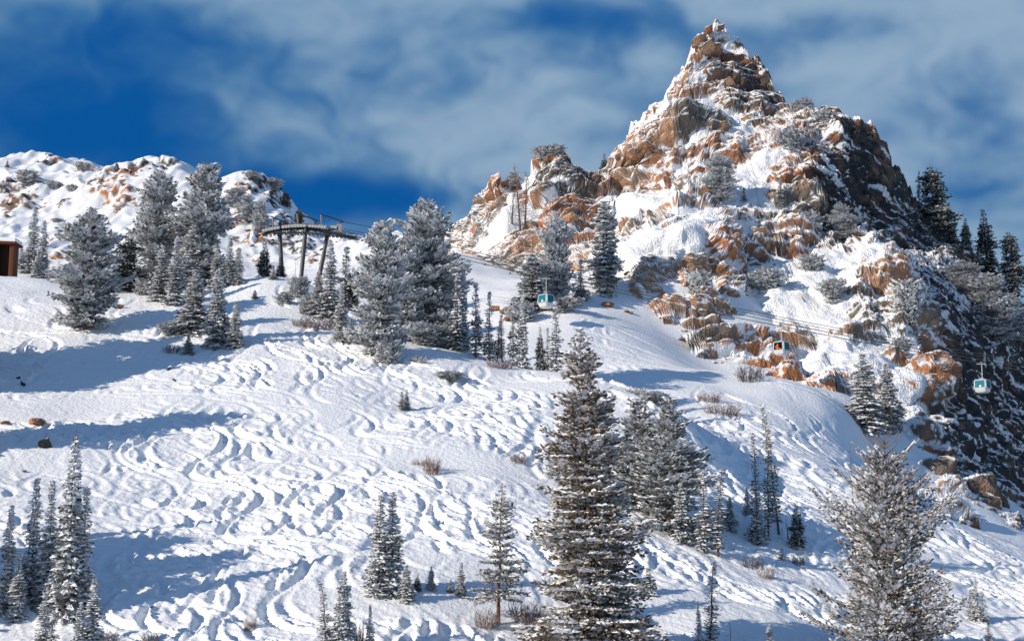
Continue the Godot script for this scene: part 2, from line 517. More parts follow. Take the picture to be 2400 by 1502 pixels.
# inner points: px, py, d, rockiness (-1 all snow .. +1 bare rock), weathering and painted-in shade (0 fresh orange .. 1 dark)
var face_points := [
	# left needles
	[1100, 540, 211.7, 0.1, 0.1], [1140, 480, 210.3, 0.6, 0.15], [1160, 440, 210.8, 0.7, 0.1], [1200, 480, 207.2, -0.9, 0], [1180, 560, 198.6, 0.0, 0.1], [1230, 430, 211.5, 0.4, 0.2], [1250, 500, 203.6, 0.4, 0.1], [1275, 400, 207.2, 0.9, 0.35], [1320, 400, 207.2, 0.9, 0.7], [1300, 470, 200.7, 0.8, 0.1], [1345, 440, 204.3, 1.0, 0.45], [1385, 450, 206.5, 1.0, 0.8], [1330, 540, 191.4, 0.9, 0.05], [1390, 520, 200, 0.9, 0.4], [1240, 580, 194.2, 0.1, 0.05], [1150, 600, 195, -0.6, 0.05], [1290, 610, 187, 0.0, 0.05], [1400, 580, 189.9, -0.2, 0.05],
	# chute
	[1440, 430, 213, 0.6, 0.4], [1470, 470, 207.2, -1.0, 0], [1455, 520, 200, -1.0, 0], [1480, 400, 211.5, -0.2, 0.2],
	# spire
	[1500, 300, 208.6, 0.9, 0.15], [1485, 360, 205, 0.9, 0.1], [1520, 420, 200.7, 0.9, 0.1], [1480, 540, 181.3, 0.3, 0.05], [1560, 260, 210.1, 0.8, 0.25], [1590, 200, 213, 0.7, 0.3], [1640, 130, 214.4, 0.8, 0.3], [1680, 90, 215.1, 0.8, 0.35], [1720, 130, 216.6, 0.9, 0.6], [1700, 180, 212.2, 0.7, 0.45], [1770, 190, 216.6, 1.0, 0.8], [1640, 240, 207.9, 0.6, 0.15], [1570, 340, 203.6, 0.6, 0.1], [1620, 330, 202.9, 0.3, 0.15], [1600, 420, 197.8, 0.5, 0.15], [1690, 300, 205.8, 0.1, 0.3], [1740, 250, 210.1, 0.3, 0.5], [1800, 240, 213, 0.8, 0.75], [1760, 320, 206.5, -0.2, 0.3], [1820, 290, 209.4, 0.2, 0.4], [1690, 380, 200, 0.4, 0.3], [1740, 390, 201.4, -0.3, 0.3], [1650, 460, 187, 0.3, 0.1], [1580, 500, 178, 0.4, 0.05], [1800, 380, 200, -0.6, 0.1], [1720, 460, 193.5, -0.5, 0.1], [1660, 540, 174.1, -0.5, 0.05],
	[1545, 540, 174, -0.4, 0.05], [1600, 566, 168.5, -1.0, 0.05], [1642, 578, 167, -0.4, 0.05], [1500, 580, 170.5, -1.0, 0.05], [1462, 612, 170.5, -1.0, 0.05],
	# shoulder, lit side
	[1880, 290, 207.2, 0.0, 0.15], [1930, 300, 205.8, 0.1, 0.2], [1860, 360, 200, -0.6, 0.1], [1830, 450, 193.5, -0.1, 0.1], [1870, 420, 195.7, 0.4, 0.4], [1780, 510, 187.8, 0.2, 0.05], [1880, 500, 188.5, 0.6, 0.05],
	# dark slabs
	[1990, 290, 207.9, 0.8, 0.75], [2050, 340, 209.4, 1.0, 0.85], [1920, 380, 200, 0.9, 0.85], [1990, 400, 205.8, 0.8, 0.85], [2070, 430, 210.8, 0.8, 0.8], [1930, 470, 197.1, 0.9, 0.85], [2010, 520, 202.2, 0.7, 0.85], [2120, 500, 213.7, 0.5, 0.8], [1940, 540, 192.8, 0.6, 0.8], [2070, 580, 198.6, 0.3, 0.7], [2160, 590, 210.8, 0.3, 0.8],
	# lit face below the slabs
	[1700, 580, 171.2, 0.8, 0.1], [1750, 600, 173.4, 0.7, 0.25], [1650, 640, 166.2, 0.2, 0.05], [1720, 670, 164, 0.7, 0.05], [1810, 580, 179.8, 0.3, 0.3], [1900, 570, 182.7, 0.1, 0.35], [1850, 650, 174.1, -0.1, 0.3], [1960, 620, 177, 0.1, 0.2], [2020, 590, 179.8, 0.0, 0.3], [1780, 720, 168.3, 0.1, 0.1], [1660, 740, 161.8, 0.4, 0.1], [1720, 780, 159.7, 0.4, 0.1], [1810, 820, 160.4, 0.8, 0.05], [1870, 780, 161.8, 0.6, 0.15], [1930, 700, 167.6, 0.3, 0.15], [1990, 720, 164.7, 0.4, 0.1], [2050, 660, 171.2, 0.2, 0.1], [2100, 700, 167.6, 0.1, 0.1], [2000, 790, 159.7, 0.1, 0.1], [2090, 790, 161.1, 0.2, 0.1], [2150, 760, 163.3, 0.3, 0.05], [1930, 840, 156.8, -0.8, 0], [2030, 860, 156.1, -0.9, 0], [2120, 850, 157.5, 0.2, 0.1], [2080, 910, 152.5, -0.7, 0], [2100, 990, 146.7, -0.4, 0.3], [2120, 1060, 142.4, 0.2, 0.4],
	# arete
	[2086, 562, 179.1, 0.2, 0.1], [2112, 620, 174.8, 0.5, 0.1], [2150, 682, 169.8, 0.3, 0.1], [2180, 722, 166.2, 0.4, 0.1], [2194, 800, 160.4, 0.4, 0.05], [2202, 860, 156.1, 0.4, 0.1], [2176, 905, 152.5, -0.1, 0.1], [2166, 950, 149.6, 0.0, 0.1], [2172, 1000, 146, 0.0, 0.1], [2192, 1060, 141.7, 0.3, 0.05], [2214, 1122, 136.6, 0.9, 0.05],
	# dark face
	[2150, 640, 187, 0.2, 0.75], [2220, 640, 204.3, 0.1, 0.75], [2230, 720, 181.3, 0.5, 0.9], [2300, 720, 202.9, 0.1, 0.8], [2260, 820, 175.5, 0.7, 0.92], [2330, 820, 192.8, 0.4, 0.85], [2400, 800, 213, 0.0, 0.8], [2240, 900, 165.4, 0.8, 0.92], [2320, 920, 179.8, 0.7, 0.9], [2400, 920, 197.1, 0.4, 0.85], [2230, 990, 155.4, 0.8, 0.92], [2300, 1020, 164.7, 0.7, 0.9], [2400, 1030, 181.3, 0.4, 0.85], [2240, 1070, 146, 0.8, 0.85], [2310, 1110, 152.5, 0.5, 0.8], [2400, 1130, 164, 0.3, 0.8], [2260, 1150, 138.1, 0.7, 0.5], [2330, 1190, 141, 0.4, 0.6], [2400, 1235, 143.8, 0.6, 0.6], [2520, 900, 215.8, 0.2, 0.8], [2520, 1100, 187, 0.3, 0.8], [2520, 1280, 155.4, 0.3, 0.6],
]

var tri_pts := PackedVector2Array()
var tri_val := []
var tri_idx := PackedInt32Array()
var tri_bins := {}

func polyline_y(pts: PackedVector3Array, x: float) -> Vector3:
	if x <= pts[0].x:
		return pts[0]
	for i in pts.size() - 1:
		if x <= pts[i + 1].x:
			return pts[i].lerp(pts[i + 1], (x - pts[i].x) / maxf(pts[i + 1].x - pts[i].x, 0.001))
	return pts[pts.size() - 1]

func crag_tri(x: float, y: float) -> Vector3:
	# depth, rockiness, weathering and painted-in shade from the triangle that holds (x, y)
	var key := Vector2i(int(floorf(x / 4.0)), int(floorf(y / 4.0)))
	var best := Vector3(216, 0, 0.4)
	var bd := 1e9
	if not tri_bins.has(key):
		return best
	var p := Vector2(x, y)
	for t in tri_bins[key]:
		var ia := tri_idx[t * 3]
		var ib := tri_idx[t * 3 + 1]
		var ic := tri_idx[t * 3 + 2]
		var a := tri_pts[ia]
		var e := tri_pts[ib] - a
		var f := tri_pts[ic] - a
		var g := p - a
		var den := e.x * f.y - e.y * f.x
		if absf(den) < 1e-6:
			continue
		var u := (g.x * f.y - g.y * f.x) / den
		var v := (e.x * g.y - e.y * g.x) / den
		var o := maxf(maxf(-u, -v), u + v - 1.0)
		if o < bd:
			bd = o
			u = clampf(u, 0, 1)
			v = clampf(v, 0, 1 - u)
			var va: Vector3 = tri_val[ia]
			var vb: Vector3 = tri_val[ib]
			var vc: Vector3 = tri_val[ic]
			best = va + (vb - va) * u + (vc - va) * v
			if o <= 0.0:
				break
	return best

var crag_sky := PackedVector3Array()
var crag_foot := PackedVector3Array()
var bare := PackedVector3Array()   # places on the crag where rock shows

func crag_setup() -> void:
	for s in sky_points:
		var q := at(s[0], s[1], s[2])
		if crag_sky.size() == 0 or q.x > crag_sky[crag_sky.size() - 1].x + 0.05:
			crag_sky.append(q)
		tri_pts.append(Vector2(q.x, q.y))
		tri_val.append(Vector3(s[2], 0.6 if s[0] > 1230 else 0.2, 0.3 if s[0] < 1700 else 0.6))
	for s in foot_points:
		var q := at(s[0], s[1], s[2])
		crag_foot.append(q)
		tri_pts.append(Vector2(q.x, q.y))
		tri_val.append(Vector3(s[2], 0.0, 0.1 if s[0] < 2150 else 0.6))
	for s in face_points:
		var q := at(s[0], s[1], s[2])
		tri_pts.append(Vector2(q.x, q.y))
		tri_val.append(Vector3(s[2], s[3], s[4]))
	tri_idx = Geometry2D.triangulate_delaunay(tri_pts)
	for t in tri_idx.size() / 3:
		var lo := tri_pts[tri_idx[t * 3]]
		var hi := lo
		for k in 3:
			lo = lo.min(tri_pts[tri_idx[t * 3 + k]])
			hi = hi.max(tri_pts[tri_idx[t * 3 + k]])
		for i in range(int(floorf(lo.x / 4.0)) - 1, int(floorf(hi.x / 4.0)) + 2):
			for j in range(int(floorf(lo.y / 4.0)) - 1, int(floorf(hi.y / 4.0)) + 2):
				var key := Vector2i(i, j)
				if not tri_bins.has(key):
					tri_bins[key] = []
				tri_bins[key].append(t)

const CX0 := -18.0
const CY0 := -12.0
const CS := 0.6
const CW := 212
const CH := 232
var cm := PackedVector3Array()

func crag_macro(x: float, y: float) -> Vector3:
	var u := clampf((x - CX0) / CS, 0.0, CW - 1.01)
	var v := clampf((y - CY0) / CS, 0.0, CH - 1.01)
	var i := int(u)
	var j := int(v)
	var o := j * CW + i
	return cm[o].lerp(cm[o + 1], u - i).lerp(cm[o + CW].lerp(cm[o + CW + 1], u - i), v - j)

func crag_look(x: float, y: float) -> Vector3:
	# a few warped looks, so that the facets of the plan blend and their edges run unevenly
	var wx := 0.9 * n_r2.get_noise_2d(x, y)
	var wy := 0.9 * n_r2.get_noise_2d(x + 200.0, y)
	var a := crag_tri(x + wx, y + wy)
	var b := crag_tri(x + wx + 1.1, y + wy + 0.5)
	var c := crag_tri(x + wx - 0.6, y + wy - 1.1)
	return a * 0.5 + (b + c) * 0.25

func crag(mat: Material) -> MeshInstance3D:
	crag_setup()
	var rows := []
	rows.resize(CH)
	spread(func(j: int):
		var row := PackedVector3Array()
		for i in CW:
			row.append(crag_look(CX0 + i * CS, CY0 + j * CS))
		rows[j] = row, CH)
	for j in CH:
		cm.append_array(rows[j])
	var x0 := -12.0
	var x1 := 88.0
	var w := 520
	var h := 430
	var back := 14
	var tot := h + back
	var out := []
	out.resize(w)
	var job := func(i: int):
		var pos := PackedVector3Array()
		var col := PackedColorArray()
		var rest := PackedVector3Array()
		pos.resize(tot)
		col.resize(tot)
		# finer columns in front of the arete, coarser on the dark face
		var x := x0 + (x1 - x0) * i / (w - 1.0)
		var sk := polyline_y(crag_sky, x)
		var ft := polyline_y(crag_foot, x)
		var top := sk.y + 1.5 * snappedf(n_r2.get_noise_2d(x * 2.2, 5.0), 0.25) + 0.5 * n_r3.get_noise_2d(x * 1.4, 9.0)
		var meta := []
		var low_side := minf(polyline_y(crag_sky, x - 4.0).y, polyline_y(crag_sky, x + 4.0).y)
		var snowl := PackedFloat32Array()
		for j in h:
			var f := j / (h - 1.0)
			var y := lerpf(ft.y, top, f)
			var m := crag_macro(x, y)
			var mx := crag_macro(x + 1.5, y)
			var my := crag_macro(x, y + 1.5)
			var nrm := Vector3(-(-mx.x + m.x) / 1.5, -(-my.x + m.x) / 1.5, 1.0).normalized()
			if nrm.x != nrm.x:
				nrm = Vector3(0, 0, 1)
			var p := Vector3(x, y, -m.x)
			var wv := n_r2.get_noise_3dv(p)
			var pw := p + Vector3(wv, -wv, wv) * 0.7
			var k1 := blocks(pw, 15.0, 12.0, 6.0, 1)
			var k2 := blocks(pw, 6.2, 5.0, 2.1, 2)
			var k3 := blocks(pw, 2.1, 1.8, 0.6, 3)
			var rocky := m.y + 0.7 * n_r1.get_noise_3dv(p) + 0.35 * n_r2.get_noise_3dv(p * 0.5) + 0.27
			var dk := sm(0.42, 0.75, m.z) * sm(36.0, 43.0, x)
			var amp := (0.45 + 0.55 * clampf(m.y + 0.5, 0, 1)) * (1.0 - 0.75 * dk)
			# ribs and gullies run down the face; beds cut across them
			var rib := 1.0 - 2.0 * absf(n_rib.get_noise_3d(p.x * 1.0 + p.z * 0.5, p.y * 0.30 - p.x * 0.1, 0.0))
			var bed := n_bed.get_noise_3d(p.dot(BED) * 0.75 + 0.6 * wv, p.dot(BED_A) * 0.05, p.dot(BED_B) * 0.05)
			var disp := k1.x * 4.0 * amp + k2.x * 1.5 * amp + k3.x * 0.55 + (rib - 0.5) * 2.0 * amp - 0.22 * bed
			disp -= 0.35 * (1.0 - sm(0.0, 0.10, k1.y)) * amp + 0.2 * (1.0 - sm(0.0, 0.10, k2.y))
			disp += 0.10 * n_r3.get_noise_3dv(p)
			# snow lies to its own level and leaves out what stands proud of it
			var level := -rocky * 2.3 - 0.45 + 0.8 * n_r2.get_noise_3dv(p * 0.6 + Vector3(50, 0, 0)) + 0.25 * n_fine.get_noise_3dv(p * 0.6) + 0.15 * bed
			level += clampf((nrm.y - 0.5) * 2.0, -1.5, 0.6) - 0.9 * dk
			disp += dk * (0.5 * bed + 0.35 * rib)
			var edge := (1.0 - sm(0.965, 1.0, f)) * (1.0 - 0.75 * sm(low_side - 5.0, low_side + 1.0, y))
			var snow := level > disp
			var hgt := maxf(level, disp)
			hgt = clampf(hgt, -3.6, 3.6)
			p += nrm * (hgt * (0.25 + 0.75 * edge) if hgt > 0.0 else hgt * (0.25 + 0.6 * (1.0 - sm(0.93, 1.0, f))))
			# the top rounds off backwards
			if f > 0.985:
				p.z -= (f - 0.985) / 0.015 * 0.8
			pos[j] = p
			rest.append(Vector3(1.0 if snow else 0.0, m.z, rocky + 0.9 * dk))
			meta.append([k1, k2, k3, bed])
		# snow caught on ledges: where the finished face lies flat enough
		for j in h:
			var p := pos[j]
			var q0 := pos[maxi(j - 1, 0)]
			var q1 := pos[mini(j + 1, h - 1)]
			var rise := q1 - q0
			var flat := clampf(-rise.z / maxf(rise.length(), 0.001), -1.0, 1.0)
			var dusty := n_dust.get_noise_3dv(p) + 0.6 * n_fine.get_noise_3dv(p)
			var on := rest[j].x > 0.5 or flat > 0.5 + 0.40 * dusty + 0.22 * maxf(rest[j].z, 0.0)
			var k1: Vector3 = meta[j][0]
			var k2: Vector3 = meta[j][1]
			var k3: Vector3 = meta[j][2]
			if not on and float(meta[j][3]) > 0.36 - 0.35 * dusty + 0.05 * rest[j].z - (0.12 if rest[j].y > 0.6 and p.x > 38.0 else 0.0):
				on = true
			if not on and flat > 0.1 and rest[j].z < 1.0 and n_fine.get_noise_3d(p.dot(BED) * 2.0, p.dot(BED_A) * 1.1, p.dot(BED_B) * 1.1) > 0.27 - 0.35 * dusty:
				on = true
			if on:
				var g := 1.0 + 0.03 * dusty
				col[j] = Color(0.82 * g, 0.835 * g, 0.86 * g)
			else:
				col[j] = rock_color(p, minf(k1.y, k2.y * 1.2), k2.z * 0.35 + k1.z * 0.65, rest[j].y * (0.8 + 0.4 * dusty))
		for j in back:
			var g := (j + 1.0) / back
			var p := pos[h - 1]
			pos[h + j] = Vector3(p.x, lerpf(p.y, ft.y, g * g), p.z - 40.0 * sqrt(g) * (0.3 + 0.7 * g))
			col[h + j] = Color(0.8, 0.81, 0.83)
		out[i] = [pos, col]
	spread(job, w)
	var pos := PackedVector3Array()
	var col := PackedColorArray()
	for i in w:
		pos.append_array(out[i][0])
		col.append_array(out[i][1])
	for i in w:
		for j in h:
			if col[i * tot + j].r < 0.55 and (i + j) % 3 == 0:
				bare.append(pos[i * tot + j])
	return structure("crag", grid_mesh(pos, col, tot, w, false), mat)

# ---------------------------------------------------------------- materials
var M := {}
func noise_texture(size: int, freq: float, sd: int, oct: int, lo: Color, hi: Color, as_normal := false, bump := 4.0) -> NoiseTexture2D:
	var t := NoiseTexture2D.new()
	t.width = size
	t.height = size
	t.seamless = true
	t.noise = noise_of(freq, sd, oct)
	t.as_normal_map = as_normal
	t.bump_strength = bump
	if not as_normal:
		var g := Gradient.new()
		g.set_color(0, lo)
		g.set_color(1, hi)
		t.color_ramp = g
	return t

func materials() -> void:
	var snow := plain(Color(0.82, 0.835, 0.86), 0.75, 0.2)
	snow.heightmap_enabled = true
	snow.heightmap_texture = noise_texture(512, 0.02, 51, 5, Color.BLACK, Color.WHITE)
	snow.heightmap_scale = 5.0
	snow.uv1_triplanar = true
	snow.uv1_world_triplanar = true
	snow.uv1_scale = Vector3(0.27, 0.27, 0.27)
	M.snow = snow
	var rock := tinted(0.88, 0.25)
	rock.heightmap_enabled = true
	rock.heightmap_texture = noise_texture(512, 0.03, 61, 5, Color.BLACK, Color.WHITE)
	rock.heightmap_scale = 22.0
	rock.uv1_triplanar = true
	rock.uv1_world_triplanar = true
	rock.uv1_scale = Vector3(0.2, 0.2, 0.2)
	M.rock = rock
	var stony := snow.duplicate()
	stony.albedo_color = Color(1, 1, 1)
	stony.vertex_color_use_as_albedo = true
	M.stony = stony
	M.foliage = tinted(0.85, 0.2)
	M.bark = tinted(0.95, 0.15)
	M.snow_load = tinted(0.75, 0.25)
	M.steel = tinted(0.5, 0.5)
	M.paint = tinted(0.35, 0.5)
	M.teal = plain(Color(0.01, 0.16, 0.22), 0.45, 0.2)

# ---------------------------------------------------------------- sky
func sky_material() -> PanoramaSkyMaterial:
	var w := 2048
	var h := 1024
	var n := noise_of(1.0, 71, 6)
	n.fractal_gain = 0.62
	var n2 := noise_of(1.0, 73, 4)
	var rows := []
	rows.resize(h)
	# openings in the cloud: azimuth, elevation, half width, half height (degrees), strength
	var holes := [[-19.0, 17.4, 6.5, 3.2, 0.62], [-15.5, 15.6, 4.5, 1.8, 0.38], [-8.0, 14.4, 6.0, 0.9, 0.6], [-14.5, 20.3, 5.0, 1.2, 0.3], [12.5, 20.6, 3.5, 0.8, 0.3], [17.5, 13.4, 3.0, 0.9, 0.35], [1.5, 21.6, 5.0, 0.8, 0.35]]
	var job := func(j: int):
		var row := PackedByteArray()
		row.resize(w * 3)
		var el := 90.0 - (j + 0.5) * 180.0 / h
		for i in w:
			var az := fposmod((i + 0.5) * 360.0 / w + 180.0, 360.0) - 180.0
			var o := i * 3
			if el < -1.0:
				row[o] = 120; row[o + 1] = 150; row[o + 2] = 190
				continue
			var ar := deg_to_rad(az)
			var er := deg_to_rad(el)
			var dir := Vector3(sin(ar) * cos(er), sin(er), -cos(ar) * cos(er))
			var q := Vector3(dir.x * 4.2, dir.y * 7.5, dir.z * 4.2)
			var wv := n2.get_noise_3dv(q * 0.7)
			var f := 0.88 + 0.62 * n.get_noise_3dv(q + Vector3(wv, wv * 0.5, -wv) * 0.9)
			for hl in holes:
				var ex: float = ((az - hl[0]) / hl[2]) ** 2 + ((el - hl[1]) / hl[3]) ** 2
				f -= hl[4] * exp(-ex)
			var cover := sm(0.2, 0.9, f) * (1.0 - 0.75 * sm(24.0, 55.0, el))
			var thick := sm(0.45, 1.15, f + 0.25 * wv)
			var deep := Color(0.002, 0.074, 0.28).lerp(Color(0.008, 0.11, 0.33), exp(-el / 9.0))
			var cloud := Color(0.06, 0.18, 0.35).lerp(Color(0.25, 0.36, 0.49), thick)
			var c := deep.lerp(cloud, cover).linear_to_srgb()
			row[o] = int(clampf(c.r, 0, 1) * 255.0)
			row[o + 1] = int(clampf(c.g, 0, 1) * 255.0)
			row[o + 2] = int(clampf(c.b, 0, 1) * 255.0)
		rows[j] = row
	spread(job, h)
	var all := PackedByteArray()
	for j in h:
		all.append_array(rows[j])
	var sky := PanoramaSkyMaterial.new()
	sky.panorama = ImageTexture.create_from_image(Image.create_from_data(w, h, false, Image.FORMAT_RGB8, all))
	return sky

# ---------------------------------------------------------------- where a line of sight meets the ground
func snow_hit(px: float, py: float, from := 46.0) -> Vector3:
	var d := from
	var last := d
	while d < 372.0:
		var p := at(px, py, d)
		if ground_y(p.x, d) >= p.y:
			for k in 8:
				var mid := (last + d) * 0.5
				var q := at(px, py, mid)
				if ground_y(q.x, mid) >= q.y:
					d = mid
				else:
					last = mid
			break
		last = d
		d += 0.8
	return at(px, py, d)

func crag_hit(px: float, py: float) -> Vector3:
	var d := 124.0
	while d < 230.0:
		var p := at(px, py, d)
		var c := crag_macro(p.x, p.y)
		if c.x <= d:
			return p
		d += 0.5
	return at(px, py, 216.0)

# ---------------------------------------------------------------- conifers
var kinds := {}

func conifer(p: Dictionary, sd: int) -> Dictionary:
	var rng := RandomNumberGenerator.new()
	rng.seed = sd
	var H: float = p.h
	var wood := Soup.new()
	var leaf := Soup.new()
	var load_ := Soup.new()
	var bark: Color = p.get("bark", Color(0.13, 0.095, 0.075))
	var green: Color = p.get("green", Color(0.045, 0.062, 0.05))
	var rime: Color = p.get("rime", Color(0.75, 0.76, 0.76))
	var lean := Vector3(rng.randf_range(-1, 1), 0, rng.randf_range(-1, 1)) * float(p.get("bend", 0.02)) * H
	var stems: int = p.get("stems", 1)
	var tip_bare: float = p.get("tip_bare", 0.0)
	for st in stems:
		var foot := Vector3.ZERO if st == 0 else Vector3(rng.randf_range(-0.35, 0.35), 0, rng.randf_range(-0.35, 0.35))
		var fork := Vector3.ZERO if stems == 1 else Vector3(cos(st * 2.4), 0, sin(st * 2.4)) * 0.075 * H
		var tall := H * (1.0 if st == 0 else rng.randf_range(0.86, 0.97))
		var pts := PackedVector3Array()
		var rad := PackedFloat32Array()
		for i in 11:
			var t := i / 10.0
			pts.append(foot + Vector3(0, tall * t - (0.4 if i == 0 else 0.0), 0) + lean * t * t + fork * pow(t, 0.7) + Vector3(rng.randf_range(-1, 1), 0, rng.randf_range(-1, 1)) * 0.008 * H * sin(PI * t))
			rad.append(lerpf(float(p.girth), 0.02, pow(t, 0.85)))
		wood.tube(pts, rad, 7, bark)
		var y := tall * float(p.clear)
		while y < tall * 0.992:
			var t := (y - tall * float(p.clear)) / (tall * (1.0 - float(p.clear)))
			var f := y / tall * 10.0
			var i0 := mini(int(f), 9)
			var org := pts[i0].lerp(pts[i0 + 1], f - i0)
			var prof := 0.0
			match int(p.get("shape", 0)):
				0: prof = pow(1.0 - t, float(p.get("taper", 0.85))) * (0.86 + 0.14 * sm(0.0, 0.12, t))
				1: prof = pow(sin(PI * clampf(0.24 + 0.74 * t, 0, 1)), 0.75)
				2: prof = pow(1.0 - t, 0.48) * (0.7 + 0.3 * sm(0.0, 0.25, t))
			prof *= 1.0 + float(p.get("lumpy", 0.12)) * sin(y * 2.1 + sd) * cos(y * 0.83 + sd * 1.7)
			var n := int(round(float(p.per) * (0.55 + 0.45 * (1.0 - t)))) 
			var turn := rng.randf() * TAU
			for b in n:
				if rng.randf() < float(p.get("gaps", 0.08)):
					continue
				var a := turn + TAU * (b + rng.randf_range(-0.35, 0.35)) / n
				var dirh := Vector3(cos(a), 0, sin(a))
				var perp := Vector3(-sin(a), 0, cos(a))
				var L := maxf(float(p.r) * prof * rng.randf_range(0.68, 1.12), 0.1)
				var rise := lerpf(float(p.rise0), float(p.rise1), t) + rng.randf_range(-0.12, 0.12)
				var fb := rng.randfn(0.0, 0.14)
				var sag: float = float(p.sag) * (1.0 - 0.6 * t)
				var step: float = p.step
				var m := maxi(1, int(L / step))
				var at0 := org
				var spine := PackedVector3Array([org])
				var thick := PackedFloat32Array([0.018 + 0.012 * L])
				for k in range(1, m + 1):
					var s := L * k / m
					var q := s / L
					var pos := org + dirh * s + UPV * (rise * s - sag * L * q * q + float(p.get("curl", 0.12)) * L * q * q * q * q) + perp * (0.05 * L * sin(q * 3.0 + a * 5.0))
					pos.y += rng.randf_range(-0.04, 0.04)
					spine.append(pos)
					thick.append(lerpf(0.018 + 0.012 * L, 0.008, q))
					var bare := t > 1.0 - tip_bare and tip_bare > 0.0
					if not bare:
						var fan: float = L * float(p.get("fan", 0.34)) * (0.35 + 0.65 * sin(PI * minf(1.0, q * 0.8 + 0.15)))
						var nt := int(p.get("tufts", 3)) + int(L * float(p.get("fill", 1.3)))
						for h in nt:
							var sd2 := -1.0 if h % 2 else 1.0
							var len := float(p.tuft) * rng.randf_range(0.6, 1.2) * (1.0 - 0.3 * q) * (0.7 + 0.3 * minf(1.0, L))
							var wild: float = p.get("wild", 0.3)
							var dir := (dirh * rng.randf_range(0.3, 1.0) + perp * sd2 * rng.randf_range(0.15, 0.95) + UPV * (rise * 0.5 + rng.randf_range(-0.3, 0.3) + wild * rng.randf_range(-0.5, 1.0))).normalized()
							var root := pos.lerp(at0, rng.randf()) + perp * sd2 * fan * pow(rng.randf(), 0.7) + UPV * rng.randf_range(-0.1, 0.06) * (1.0 + L * 0.3)
							var k1 := dir.cross(UPV + perp * rng.randf_range(-0.5, 0.5)).normalized()
							var k2 := dir.cross(k1)
							var fr := clampf(float(p.frost) + fb + rng.randfn(0.0, 0.24), 0.0, 1.0)
							var c := green.lerp(rime, fr)
							var sh := rng.randf_range(0.75, 1.2)
							c = Color(c.r * sh, c.g * sh, c.b * sh)
							var mid := root + dir * len * 0.55
							var tip := root + dir * len
							var wd := len * float(p.get("fat", 0.24))
							leaf.quad(root, mid + k1 * wd, tip, mid - k1 * wd, c)
							leaf.quad(root, mid + k2 * wd * 0.8, tip, mid - k2 * wd * 0.8, c)
						for pad in int(float(p.snow) * (1.0 + L * 0.9) + rng.randf()):
							# a pad of snow lying along the bough
							var e := (pos - at0).normalized()
							var ln := float(p.tuft) * rng.randf_range(0.5, 1.0) * float(p.get("pad", 0.72))
							var wdt := ln * rng.randf_range(0.45, 0.8)
							var th := ln * rng.randf_range(0.22, 0.45)
							var mid := pos.lerp(at0, rng.randf()) + UPV * 0.05 + perp * fan * rng.randf_range(-0.85, 0.85)
							var s4 := perp * wdt
							var c := Color(0.82, 0.835, 0.86)
							var a0 := mid - e * ln
							var a1 := mid + e * ln
							var r0 := mid + UPV * th - e * ln * 0.35
							var r1 := mid + UPV * th * rng.randf_range(0.6, 1.0) + e * ln * 0.4
							load_.quad(a0 , r0, r1, mid + s4, c)
							load_.quad(a0 , mid - s4, r1, r0, c)
							load_.tri(mid + s4, r1, a1, c)
							load_.tri(mid - s4, a1, r1, c)
							load_.quad(a0, mid + s4, a1, mid - s4, c)
					at0 = pos
				if L > 0.45 or tip_bare > 0.0:
					wood.tube(spine, thick, 3, bark)
			y += float(p.gap) * (1.0 - 0.45 * t) * rng.randf_range(0.75, 1.25)
	return {"h": H, "r": p.r, "trunk": wood.mesh(), "crown": leaf.mesh() if leaf.v.size() else null, "snow": load_.mesh() if load_.v.size() else null}

